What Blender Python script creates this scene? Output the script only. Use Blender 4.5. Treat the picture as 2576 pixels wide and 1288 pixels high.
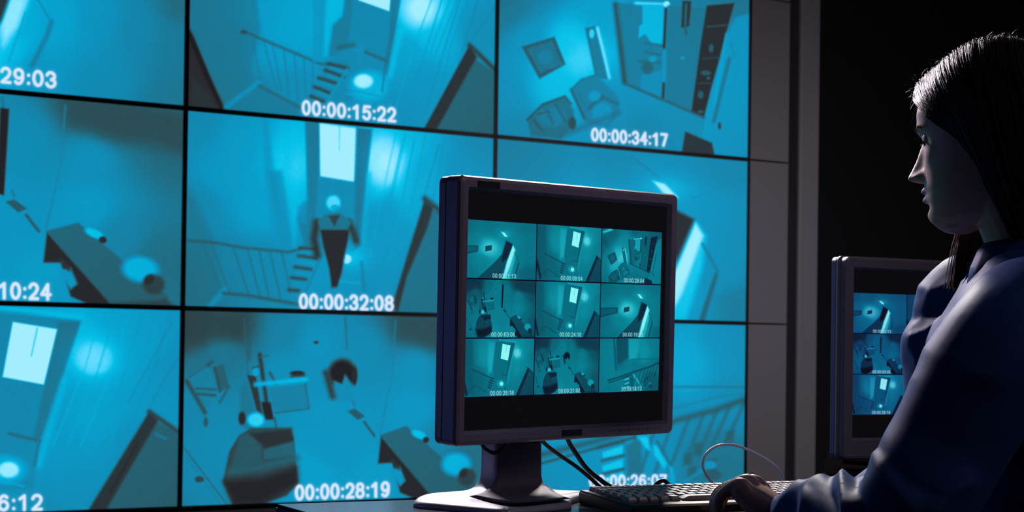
import bpy, bmesh, math, random
import numpy as np
from mathutils import Vector, Matrix
random.seed(7)
rng = np.random.default_rng(7)

for o in list(bpy.data.objects):
    bpy.data.objects.remove(o)
scene = bpy.context.scene
COL = scene.collection

# ------------------------------------------------------------------ camera
F_PX, PITCH, ROLL, PPY, CAM_Z = 4034.4, .0114, .0132, 849.0, .945   # focal length and optical axis for a 2576 x 1288 frame
_fwd = Vector((0, math.cos(PITCH), math.sin(PITCH)))
_up = Vector((0, -math.sin(PITCH), math.cos(PITCH)))
_rt = Vector((1, 0, 0))
CAM_R = math.cos(ROLL) * _rt + math.sin(ROLL) * _up
CAM_U = -math.sin(ROLL) * _rt + math.cos(ROLL) * _up
cam_data = bpy.data.cameras.new('camera')
cam = bpy.data.objects.new('camera', cam_data)
COL.objects.link(cam)
_m = Matrix((CAM_R, CAM_U, -_fwd)).transposed().to_4x4()
_m.translation = (0, 0, CAM_Z)
cam.matrix_world = _m
cam_data.sensor_width = 36
cam_data.lens = F_PX * 36 / 2576
cam_data.shift_y = (PPY - 644) / 2576
cam_data.clip_start = .05
cam_data.dof.use_dof = True
cam_data.dof.focus_distance = 2.05
cam_data.dof.aperture_fstop = 13.0
scene.camera = cam


def at(x, y, Y):
    """world point on the sight line of a photo pixel at the distance Y in front of the camera"""
    d = CAM_R * ((x - 1288) / F_PX) + CAM_U * ((PPY - y) / F_PX) + _fwd
    return Vector((0, 0, CAM_Z)) + d * (Y / d.y)


# ------------------------------------------------------------------ world, lights, exposure
world = bpy.data.worlds.new('world')
scene.world = world
world.use_nodes = True
world.node_tree.nodes['Background'].inputs[0].default_value = (.35, .33, .45, 1)
world.node_tree.nodes['Background'].inputs[1].default_value = .0


def area_light(name, loc, target, size, size_y, power, color, spread=180):
    d = bpy.data.lights.new(name, 'AREA')
    d.shape = 'RECTANGLE'
    d.size, d.size_y = size, size_y
    d.energy = power
    d.color = color
    d.spread = math.radians(spread)
    o = bpy.data.objects.new(name, d)
    COL.objects.link(o)
    o.location = loc
    o.rotation_euler = (Vector(target) - Vector(loc)).to_track_quat('-Z', 'Y').to_euler()
    return o


area_light('ceiling_lamp', (.40, 4.9, 2.65), (.35, 2.1, .9), .45, .45, 66, (1.0, .91, .87), 150)
area_light('side_lamp', (-.6, 4.85, 2.55), (.5, 2.2, 1.0), .5, .5, 46, (1.0, .84, .97), 130)
area_light('low_blue_fill', (-2.2, 2.3, 1.0), (-.1, 2.12, .82), .5, .5, .3, (.20, .30, 1.0), 60)  # added blue fill for the stand's left face, no real source there
area_light('warm_lamp', (2.1, 4.6, 1.9), (1.2, 6.5, .9), .8, .5, 9, (1.0, .93, 1.0), 110)  # added light, only there to brighten the grey cladding
area_light('room_lamp', (2.4, 1.0, 2.9), (-.1, 2.2, 1.0), .9, .9, 1.2, (.95, .82, 1.0), 60)  # unseen weak fill, put in to lift the monitor bezels
scene.view_settings.view_transform = 'Standard'
scene.view_settings.look = 'None'
scene.view_settings.exposure = 0
scene.view_settings.gamma = 1
scene.view_settings.use_curve_mapping = False


# ------------------------------------------------------------------ helpers
def tag(o, label=None, cat=None, group=None, kind=None):
    if label: o['label'] = label
    if cat: o['category'] = cat
    if group: o['group'] = group
    if kind: o['kind'] = kind
    return o


def empty(name, loc, rz=0.0, **k):
    o = bpy.data.objects.new(name, None)
    COL.objects.link(o)
    o.location = loc
    o.rotation_euler = (0, 0, rz)
    o.empty_display_size = .05
    return tag(o, **k)


def link(name, mesh, mat=None, parent=None, smooth=False, world_space=False):
    o = bpy.data.objects.new(name, mesh)
    COL.objects.link(o)
    if mat is not None and not mesh.materials:
        for m in (mat if isinstance(mat, (list, tuple)) else [mat]):
            mesh.materials.append(m)
    if smooth:
        mesh.polygons.foreach_set('use_smooth', [True] * len(mesh.polygons))
    if parent is not None:
        o.parent = parent
        if world_space:
            o.matrix_parent_inverse = world_mat(parent).inverted()
    return o


def world_mat(o):
    m = Matrix.LocRotScale(o.location, o.rotation_euler, o.scale)
    return world_mat(o.parent) @ o.matrix_parent_inverse @ m if o.parent else m


def bm_obj(name, bm, mat, parent=None, smooth=False, world_space=False):
    me = bpy.data.meshes.new(name)
    bmesh.ops.recalc_face_normals(bm, faces=bm.faces)
    bm.to_mesh(me)
    bm.free()
    return link(name, me, mat, parent, smooth, world_space)


def add_box(bm, lo, hi, bevel=0.0, seg=2, mat=None):
    lo, hi = Vector(lo), Vector(hi)
    r = bmesh.ops.create_cube(bm, size=1)
    vs = r['verts']
    for v in vs:
        v.co = Vector((lo[i] + (v.co[i] + .5) * (hi[i] - lo[i]) for i in range(3)))
    if bevel > 0:
        es = list({e for v in vs for e in v.link_edges})
        bmesh.ops.bevel(bm, geom=es, offset=bevel, segments=seg, profile=.5, affect='EDGES')
    return vs


def box_obj(name, lo, hi, mat, parent=None, bevel=0.0, seg=2, smooth=False):
    bm = bmesh.new()
    add_box(bm, lo, hi, bevel, seg)
    return bm_obj(name, bm, mat, parent, smooth)


def loft(bm, rings, cap=True, closed=True):
    """rings: list of lists of Vectors with the same count"""
    R = [[bm.verts.new(p) for p in r] for r in rings]
    n = len(R[0])
    for a, b in zip(R, R[1:]):
        for i in range(n if closed else n - 1):
            j = (i + 1) % n
            bm.faces.new((a[i], a[j], b[j], b[i]))
    if cap:
        bm.faces.new(list(reversed(R[0])))
        bm.faces.new(R[-1])
    return R


def smooth_path(pts, n):
    """Catmull-Rom through points"""
    P = [Vector(p) for p in pts]
    P = [P[0] * 2 - P[1]] + P + [P[-1] * 2 - P[-2]]
    out = []
    segs = len(P) - 3
    for k in range(n):
        t = k / (n - 1) * segs
        i = min(int(t), segs - 1)
        f = t - i
        a, b, c, d = P[i:i + 4]
        out.append(.5 * ((2 * b) + (c - a) * f + (2 * a - 5 * b + 4 * c - d) * f * f + (3 * b - a - 3 * c + d) * f ** 3))
    return out


def frames(path, up=Vector((0, 0, 1))):
    """rotation-minimising frames along a path"""
    T = []
    for i in range(len(path)):
        a, b = path[max(0, i - 1)], path[min(len(path) - 1, i + 1)]
        T.append((b - a).normalized())
    n = up - T[0] * up.dot(T[0])
    if n.length < 1e-4:
        n = Vector((1, 0, 0)) - T[0] * T[0].x
    n.normalize()
    out = []
    for t in T:
        n = n - t * n.dot(t)
        n.normalize()
        out.append((t, n, t.cross(n)))
    return out


def add_tube(bm, pts, r, seg=10, n=None):
    path = smooth_path(pts, n) if n else [Vector(p) for p in pts]
    fr = frames(path)
    rings = []
    for i, (p, (t, a, b)) in enumerate(zip(path, fr)):
        rr = r(i / (len(path) - 1)) if callable(r) else r
        rings.append([p + a * (rr * math.cos(2 * math.pi * k / seg)) + b * (rr * math.sin(2 * math.pi * k / seg)) for k in range(seg)])
    loft(bm, rings)


def mat(name, color, rough=.5, metal=0.0, spec=.5, noise=0.0, nscale=40.0, bump=0.0, bscale=200.0, sheen=0.0, coat=0.0):
    m = bpy.data.materials.new(name)
    m.use_nodes = True
    nt = m.node_tree
    b = nt.nodes['Principled BSDF']
    b.inputs['Base Color'].default_value = (*color, 1)
    b.inputs['Roughness'].default_value = rough
    b.inputs['Metallic'].default_value = metal
    b.inputs['Specular IOR Level'].default_value = spec
    if sheen:
        b.inputs['Sheen Weight'].default_value = sheen
        b.inputs['Sheen Roughness'].default_value = .4
    if coat:
        b.inputs['Coat Weight'].default_value = coat
    tc = nt.nodes.new('ShaderNodeTexCoord')
    if noise:
        n = nt.nodes.new('ShaderNodeTexNoise')
        n.inputs['Scale'].default_value = nscale
        n.inputs['Detail'].default_value = 4
        nt.links.new(tc.outputs['Object'], n.inputs['Vector'])
        mr = nt.nodes.new('ShaderNodeMapRange')
        mr.inputs['To Min'].default_value = 1 - noise
        mr.inputs['To Max'].default_value = 1 + noise
        nt.links.new(n.outputs['Fac'], mr.inputs['Value'])
        mx = nt.nodes.new('ShaderNodeVectorMath')
        mx.operation = 'SCALE'
        mx.inputs[0].default_value = color
        nt.links.new(mr.outputs['Result'], mx.inputs['Scale'])
        nt.links.new(mx.outputs['Vector'], b.inputs['Base Color'])
    if bump:
        n2 = nt.nodes.new('ShaderNodeTexNoise')
        n2.inputs['Scale'].default_value = bscale
        n2.inputs['Detail'].default_value = 3
        nt.links.new(tc.outputs['Object'], n2.inputs['Vector'])
        bp = nt.nodes.new('ShaderNodeBump')
        bp.inputs['Strength'].default_value = bump
        bp.inputs['Distance'].default_value = .002
        nt.links.new(n2.outputs['Fac'], bp.inputs['Height'])
        nt.links.new(bp.outputs['Normal'], b.inputs['Normal'])
    return m


def screen_mat(name, image, strength=1.0):
    m = bpy.data.materials.new(name)
    m.use_nodes = True
    nt = m.node_tree
    b = nt.nodes['Principled BSDF']
    b.inputs['Base Color'].default_value = (.003, .003, .004, 1)
    b.inputs['Roughness'].default_value = .55
    b.inputs['Specular IOR Level'].default_value = .06
    t = nt.nodes.new('ShaderNodeTexImage')
    t.image = image
    t.extension = 'EXTEND'
    nt.links.new(t.outputs['Color'], b.inputs['Emission Color'])
    b.inputs['Emission Strength'].default_value = strength
    return m


M = dict(
    black=mat('matt_black_wall', (.0055, .0046, .0070), .9, noise=.15),
    floor=mat('dark_floor', (.010, .010, .012), .55, noise=.2),
    ceiling=mat('dark_ceiling', (.008, .008, .009), .9, noise=.15),
    bezel=mat('wall_screen_bezel', (.006, .005, .009), .5),
    clad=mat('grey_cladding', (.150, .140, .158), .6, noise=.06, nscale=3, bump=.05),
    gap=mat('dark_joint', (.012, .011, .015), .8),
    plastic=mat('monitor_plastic', (.26, .22, .285), .45, noise=.04, bump=.06, bscale=900),
    reardesk=mat('black_rear_desk', (.003, .0025, .003), 1.0, spec=.0, noise=.1),
    rearcase=mat('blue_black_case', (.08, .14, .32), .35),
    plastic2=mat('silver_monitor_plastic', (.30, .275, .32), .32, noise=.04),
    dark=mat('dark_plastic', (.012, .011, .014), .4),
    silver=mat('silver_stand', (.36, .35, .39), .45, metal=.1, noise=.05, nscale=60),
    standfront=mat('dark_stand_inlay', (.125, .112, .142), .6, spec=.2, noise=.03),
    desk=mat('dark_blue_desk', (.010, .020, .042), .16, noise=.1, nscale=12),
    deskedge=mat('navy_desk_edge', (.008, .011, .03), .5),
    kbcase=mat('black_keyboard_case', (.012, .011, .013), .45, noise=.1),
    key=mat('keyboard_key', (.34, .30, .265), .38, noise=.08, spec=.7),
    cable=mat('black_cable', (.008, .007, .009), .45),
    greycable=mat('grey_cable', (.88, .86, .88), .35),
    led=mat('power_light', (.5, .48, .52), .3),
)


# ------------------------------------------------------------------ what the screens show: pictures drawn line by line from the photograph
def homography(src, dst):
    A = []
    for (x, y), (u, v) in zip(src, dst):
        A += [[x, y, 1, 0, 0, 0, -u * x, -u * y, -u], [0, 0, 0, x, y, 1, -v * x, -v * y, -v]]
    return np.linalg.svd(np.array(A, float))[2][-1].reshape(3, 3)


class Feed:
    """one camera picture; drawing coordinates are those of the quad 'corners' (TL, TR, BR, BL)"""

    def __init__(s, corners, w=640, h=360):
        s.w, s.h = w, h
        H = homography([(0, 0), (1, 0), (1, 1), (0, 1)], corners)
        v, u = np.mgrid[0:h, 0:w]
        u = (u + .5) / w
        v = (v + .5) / h
        q = H @ np.stack([u.ravel(), v.ravel(), np.ones(u.size)])
        s.X = (q[0] / q[2]).reshape(h, w)
        s.Y = (q[1] / q[2]).reshape(h, w)
        s.L = np.zeros((h, w))

    def copy(s):
        c = Feed.__new__(Feed)
        c.__dict__.update(s.__dict__)
        c.L = s.L.copy()
        return c

    def base(s, pts, soft):
        num = np.zeros_like(s.L)
        den = np.zeros_like(s.L)
        for x, y, l in pts:
            wt = 1 / (((s.X - x) ** 2 + (s.Y - y) ** 2) + (.55 * soft) ** 2) ** 1.7
            num += wt * l
            den += wt
        s.L = num / den

    def _box(s, x0, y0, x1, y1):
        m = (s.X > x0) & (s.X < x1) & (s.Y > y0) & (s.Y < y1)
        if not m.any():
            return None
        r = np.where(m.any(1))[0]
        c = np.where(m.any(0))[0]
        return slice(r[0], r[-1] + 1), slice(c[0], c[-1] + 1)

    def _mix(s, sl, a, l):
        s.L[sl] += (l - s.L[sl]) * a

    def poly(s, pts, l, soft=6, a=1.0):
        xs = [p[0] for p in pts]
        ys = [p[1] for p in pts]
        sl = s._box(min(xs) - soft, min(ys) - soft, max(xs) + soft, max(ys) + soft)
        if sl is None:
            return
        X, Y = s.X[sl], s.Y[sl]
        d = np.full(X.shape, 1e9)
        ins = np.zeros(X.shape, bool)
        n = len(pts)
        for i in range(n):
            x0, y0 = pts[i]
            x1, y1 = pts[(i + 1) % n]
            ex, ey = x1 - x0, y1 - y0
            t = np.clip(((X - x0) * ex + (Y - y0) * ey) / (ex * ex + ey * ey + 1e-9), 0, 1)
            d = np.minimum(d, np.hypot(X - x0 - t * ex, Y - y0 - t * ey))
            ins ^= ((y0 > Y) != (y1 > Y)) & (X < (x1 - x0) * (Y - y0) / (y1 - y0 + 1e-12) + x0)
        sd = np.where(ins, d, -d)
        k = np.clip(sd / (2 * soft) + .5, 0, 1)
        s._mix(sl, a * k * k * (3 - 2 * k), l)

    def line(s, pts, w, l, a=1.0, soft=None):
        soft = soft or w * .6
        xs = [p[0] for p in pts]
        ys = [p[1] for p in pts]
        g = w + soft
        sl = s._box(min(xs) - g, min(ys) - g, max(xs) + g, max(ys) + g)
        if sl is None:
            return
        X, Y = s.X[sl], s.Y[sl]
        d = np.full(X.shape, 1e9)
        for (x0, y0), (x1, y1) in zip(pts, pts[1:]):
            ex, ey = x1 - x0, y1 - y0
            t = np.clip(((X - x0) * ex + (Y - y0) * ey) / (ex * ex + ey * ey + 1e-9), 0, 1)
            d = np.minimum(d, np.hypot(X - x0 - t * ex, Y - y0 - t * ey))
        k = np.clip((w / 2 - d) / (2 * soft) + .5, 0, 1)
        s._mix(sl, a * k * k * (3 - 2 * k), l)

    def spot(s, x, y, rx, ry, l, a=1.0, rot=0):
        c, n = math.cos(rot), math.sin(rot)
        dx, dy = s.X - x, s.Y - y
        k = np.clip(1.3 - np.hypot((dx * c + dy * n) / rx, (-dx * n + dy * c) / ry), 0, .6) / .6
        s.L += (l - s.L) * a * k * k * (3 - 2 * k)

    def glow(s, x, y, rx, ry, d, rot=0):
        c, n = math.cos(rot), math.sin(rot)
        dx, dy = s.X - x, s.Y - y
        s.L += d * np.exp(-(((dx * c + dy * n) / rx) ** 2 + ((-dx * n + dy * c) / ry) ** 2))

    def grain(s, amt, r):
        n = r.normal(0, 1, (s.h, s.w))
        for _ in range(2):
            n = (n + np.roll(n, 1, 0) + np.roll(n, 1, 1) + np.roll(n, -1, 0)) / 4
        s.L += n * amt * 2


ARC = lambda cx, cy, rx, ry, a0, a1, n=10: [(cx + rx * math.cos(math.radians(a0 + (a1 - a0) * i / n)), cy + ry * math.sin(math.radians(a0 + (a1 - a0) * i / n))) for i in range(n + 1)]
GLYPH = {  # strokes in a cell of width .6, height 1 (y down)
    '0': [ARC(.3, .5, .2, .42, 0, 360, 24)],
    '1': [[(.14, .28), (.34, .1), (.34, .92)]],
    '2': [ARC(.3, .32, .19, .24, 190, 375, 12) + [(.40, .58), (.12, .91), (.5, .91)]],
    '3': [ARC(.29, .3, .18, .22, 195, 440, 12), ARC(.29, .69, .2, .24, 285, 525, 12)],
    '4': [[(.4, .92), (.4, .1), (.1, .66), (.52, .66)]],
    '5': [[(.48, .1), (.18, .1), (.14, .46)] + ARC(.3, .65, .2, .27, 225, 510, 12)],
    '6': [ARC(.3, .66, .19, .26, 0, 360, 16), ARC(.32, .5, .21, .42, 175, 310, 10)],
    '7': [[(.1, .1), (.49, .1), (.25, .92)]],
    '8': [ARC(.3, .29, .17, .2, 0, 360, 16), ARC(.3, .7, .2, .23, 0, 360, 16)],
    '9': [ARC(.3, .34, .19, .26, 0, 360, 16), ARC(.28, .5, .21, .42, -5, 130, 10)],
    ':': [[(.15, .36), (.15, .37)], [(.15, .84), (.15, .85)]],
}


def stamp(A, X, Y, text, p0, p1, h, weight=.205, halo=.6):
    """white time code from the middle of its left end p0 to the middle of its right end p1; A is the coverage array"""
    W = sum(.3 if c == ':' else .62 for c in text) - .2
    ux, uy = (p1[0] - p0[0]) / W, (p1[1] - p0[1]) / W
    adv = -.1
    for c in text:
        for st in GLYPH[c]:
            pts = [(p0[0] + ux * (adv + x), p0[1] + uy * (adv + x) + (y - .5) * h) for x, y in st]
            xs, ys = [p[0] for p in pts], [p[1] for p in pts]
            g = h * .6
            m = (X > min(xs) - g) & (X < max(xs) + g) & (Y > min(ys) - g) & (Y < max(ys) + g)
            if not m.any():
                continue
            r = np.where(m.any(1))[0]
            q = np.where(m.any(0))[0]
            sl = (slice(r[0], r[-1] + 1), slice(q[0], q[-1] + 1))
            xx, yy = X[sl], Y[sl]
            d = np.full(xx.shape, 1e9)
            for (x0, y0), (x1, y1) in zip(pts, pts[1:]):
                ex, ey = x1 - x0, y1 - y0
                t = np.clip(((xx - x0) * ex + (yy - y0) * ey) / (ex * ex + ey * ey + 1e-9), 0, 1)
                d = np.minimum(d, np.hypot(xx - x0 - t * ex, yy - y0 - t * ey))
            k = np.clip((weight * h / 2 - d) / (.10 * h) + .5, 0, 1)
            A[sl] = np.maximum(A[sl], np.maximum(k * k * (3 - 2 * k), halo * .45 * np.exp(-(d / (.16 * h)) ** 2)))
        adv += .3 if c == ':' else .62


RAMP_WALL = [(0, 24, 22, 28), (.15, 40, 44, 48), (.3, 44, 76, 84), (.42, 32, 108, 130), (.52, 22, 128, 164), (.62, 12, 146, 190), (.72, 4, 168, 212), (.82, 4, 194, 232), (.9, 80, 212, 252), (1.0, 162, 238, 254)]
RAMP_MON = [(0, 10, 12, 28), (.15, 14, 34, 54), (.3, 14, 58, 78), (.42, 10, 82, 100), (.52, 8, 104, 122), (.62, 8, 124, 142), (.72, 10, 144, 162), (.82, 30, 172, 190), (.9, 80, 206, 214), (1.0, 140, 246, 246)]
RAMP_SIDE = [(0, 10, 10, 20), (.15, 14, 18, 34), (.3, 14, 34, 62), (.42, 14, 54, 92), (.52, 12, 72, 112), (.62, 10, 92, 132), (.72, 14, 116, 152), (.82, 40, 152, 184), (.9, 80, 186, 214), (1.0, 140, 232, 240)]


def colour(L, ramp):
    x = np.array([r[0] for r in ramp])
    L = np.clip(L, 0, 1)
    return np.stack([np.interp(L, x, [r[k] / 255 for r in ramp]) for k in (1, 2, 3)], -1)


def make_image(name, rgb):
    h, w = rgb.shape[:2]
    im = bpy.data.images.new(name, w, h)
    px = np.ones((h, w, 4), np.float32)
    px[..., :3] = rgb[::-1]
    im.pixels.foreach_set(px.ravel())
    im.update()
    im.pack()
    return im


# the corners of the nine wall screens as the photograph shows them
WALL_PX = [[(-495.5, -381.7), (476.1, -230.2), (1254.1, -108.9), (1891.1, -9.6)],
           [(-505.9, 182.5), (468.3, 271.7), (1248.0, 343.1), (1886.3, 401.5)],
           [(-516.2, 748.5), (460.4, 775.0), (1242.0, 796.2), (1881.6, 813.6)],
           [(-526.6, 1316.3), (452.6, 1279.8), (1235.9, 1250.5), (1876.8, 1226.6)]]


def quad(r, c, x0=0, y0=0, s=1.0):
    return [((x - x0) * s, (y - y0) * s) for x, y in (WALL_PX[r][c], WALL_PX[r][c + 1], WALL_PX[r + 1][c + 1], WALL_PX[r + 1][c])]


def feed_corner():
    f = Feed(quad(0, 0, 0, 0, 2.0125))
    f.base([(100, 100, .70), (300, 100, .66), (500, 100, .60), (700, 150, .54), (900, 200, .50), (900, 450, .50), (500, 400, .58), (200, 350, .62), (50, 250, .76), (930, 20, .42), (600, -300, .5), (-500, 300, .6), (-700, -300, .5)], 90)
    f.poly([(50, 0), (150, 0), (100, 130), (20, 300), (-10, 420), (-160, 420), (0, 130)], .80, 25)
    f.poly([(50, -20), (150, -20), (95, 130), (20, 230), (0, 130)], .93, 30)
    f.poly([(-200, -300), (60, -300), (45, 0), (10, 100), (-160, 420), (-400, 420)], .2, 14)
    f.line([(190, -10), (268, 118)], 8, .50, .8)
    f.line([(262, 110), (240, 180), (165, 330)], 22, .44, .8, 14)
    f.line([(130, 60), (95, 170), (45, 310)], 7, .6, .6)
    return f


def feed_room(variant):
    f = Feed(quad(2, 1, 440, 780, 2.535))
    f.base([(100, 100, .27), (400, 100, .31), (700, 140, .52), (900, 200, .60), (1200, 250, .56), (1500, 80, .33), (1650, 150, .33), (1550, 350, .59), (1550, 650, .62), (1000, 700, .60), (1000, 900, .60), (900, 1050, .66), (250, 900, .58), (150, 600, .56), (150, 1100, .58), (1700, 800, .52), (1900, 900, .44), (1300, 1100, .64), (300, 250, .47), (700, 400, .58), (1950, 300, .42), (100, 300, .45), (60, 1250, .55)], 110)
    f.poly([(1420, 40), (2100, 60), (2100, 330), (1700, 250), (1420, 190)], .30, 70, .8)
    f.poly([(20, 0), (470, 20), (450, 190), (250, 200), (40, 300)], .27, 60, .8)
    f.line([(445, 50), (470, 420)], 10, .38, .7)
    f.line([(1412, 70), (1392, 400), (1312, 790)], 10, .50, .8)
    f.line([(1090, 50), (1102, 250)], 14, .40, .8)
    # picture frames
    f.poly([(85, 440), (220, 340), (275, 520), (195, 650)], .52, 8)
    f.line([(80, 455), (195, 655)], 26, .27, .9)
    f.line([(100, 430), (222, 345)], 10, .40, .9)
    f.line([(140, 500), (265, 508)], 14, .33, .9)
    f.line([(150, 535), (262, 545)], 16, .30, .9)
    f.poly([(255, 365), (312, 345), (350, 490), (292, 520)], .37, 8)
    f.line([(258, 370), (290, 520)], 14, .28, .9)
    f.line([(350, 485), (290, 590)], 16, .33, .8)
    f.line([(240, 330), (215, 355)], 20, .30, .8)
    f.spot(200, 715, 16, 32, .33, .9)
    # lamp, plant and shelf
    f.poly([(420, 500), (460, 450), (520, 640), (510, 780), (420, 740)], .42, 20, .7)
    f.poly([(450, 180), (490, 190), (490, 320), (465, 330)], .36, 14, .8)
    f.poly([(465, 415), (520, 420), (565, 680), (525, 640)], .20, 8)
    f.line([(545, 285), (590, 600)], 24, .18)
    f.poly([(555, 585), (615, 590), (635, 700), (575, 700)], .10, 8)
    f.line([(500, 372), (565, 350)], 12, .28)
    f.line([(540, 300), (600, 290)], 8, .36)
    f.line([(610, 400), (645, 465)], 18, .32)
    f.spot(520, 395, 22, 26, .68)
    f.line([(520, 475), (840, 442)], 26, .76)
    f.poly([(600, 500), (840, 470), (862, 630), (645, 660)], .50, 8)
    f.line([(640, 658), (860, 630)], 8, .36)
    f.line([(838, 470), (860, 630)], 10, .38)
    f.spot(785, 404, 48, 18, .14)
    f.line([(745, 425), (830, 418)], 12, .26)
    f.spot(905, 206, 16, 11, .22)
    f.spot(520, 700, 56, 46, .84)
    f.spot(432, 690, 24, 42, .14)
    f.line([(640, 690), (650, 750)], 16, .36)
    if variant == 'person':
        f.spot(1072, 405, 88, 92, .07)
        f.poly([(1015, 450), (1070, 470), (1090, 410), (1130, 470), (1135, 580), (1030, 590)], .56, 12)
        f.line([(968, 400), (1010, 550)], 40, .22)
        f.spot(1150, 420, 18, 60, .14)
    else:
        f.poly([(1078, 110), (1124, 112), (1098, 610), (1062, 600)], .08, 8)
        f.line([(1060, 120), (1040, 600)], 12, .5, .7)
    # mat and cable on the floor
    f.poly([(1105, 645), (1150, 628), (1218, 678), (1170, 702)], .33, 7)
    f.line([(1212, 715), (1276, 802)], 16, .30)
    f.line([(1140, 580), (1150, 610)], 14, .4, .7)
    # sofa
    f.poly([(412, 800), (490, 752), (752, 748), (792, 1100), (720, 1185), (560, 1240), (375, 1245), (308, 1100), (350, 900)], .27, 10)
    f.poly([(480, 790), (740, 762), (765, 830), (570, 885)], .17, 14)
    f.poly([(570, 890), (768, 838), (772, 925), (570, 955)], .37, 10)
    f.poly([(420, 800), (470, 790), (558, 860), (560, 970), (360, 1010)], .34, 16)
    f.line([(360, 1030), (560, 1000), (775, 945)], 50, .38, .8, 26)
    f.poly([(315, 1090), (560, 1070), (785, 1000), (790, 1110), (560, 1240), (375, 1245)], .10, 36)
    f.line([(40, 850), (335, 1240)], 10, .38, .9)
    f.line([(30, 880), (300, 1240)], 6, .48, .7)
    f.spot(160, 1080, 30, 20, .28)
    # desk and chairs
    f.poly([(1315, 797), (1480, 738), (1720, 950), (1725, 1000), (1940, 1120), (1960, 1210), (1640, 1195)], .38, 8)
    f.poly([(1318, 805), (1645, 1195), (1560, 1215), (1440, 1165), (1390, 975), (1300, 980)], .12, 10)
    f.poly([(1375, 1020), (1440, 1000), (1475, 1090), (1440, 1125)], .62, 12)
    f.line([(1390, 960), (1430, 1010)], 20, .2)
    f.spot(1562, 795, 52, 24, .78, 1, .4)
    f.spot(1606, 828, 20, 20, .14)
    f.spot(1800, 985, 92, 72, .76)
    f.spot(1868, 1066, 56, 58, .24, .9, .6)
    f.spot(1845, 1040, 24, 34, .14, .8, .6)
    f.poly([(1930, 1150), (2060, 1230), (2060, 1280), (1640, 1240), (1650, 1190)], .25, 20, .8)
    return f


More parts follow.
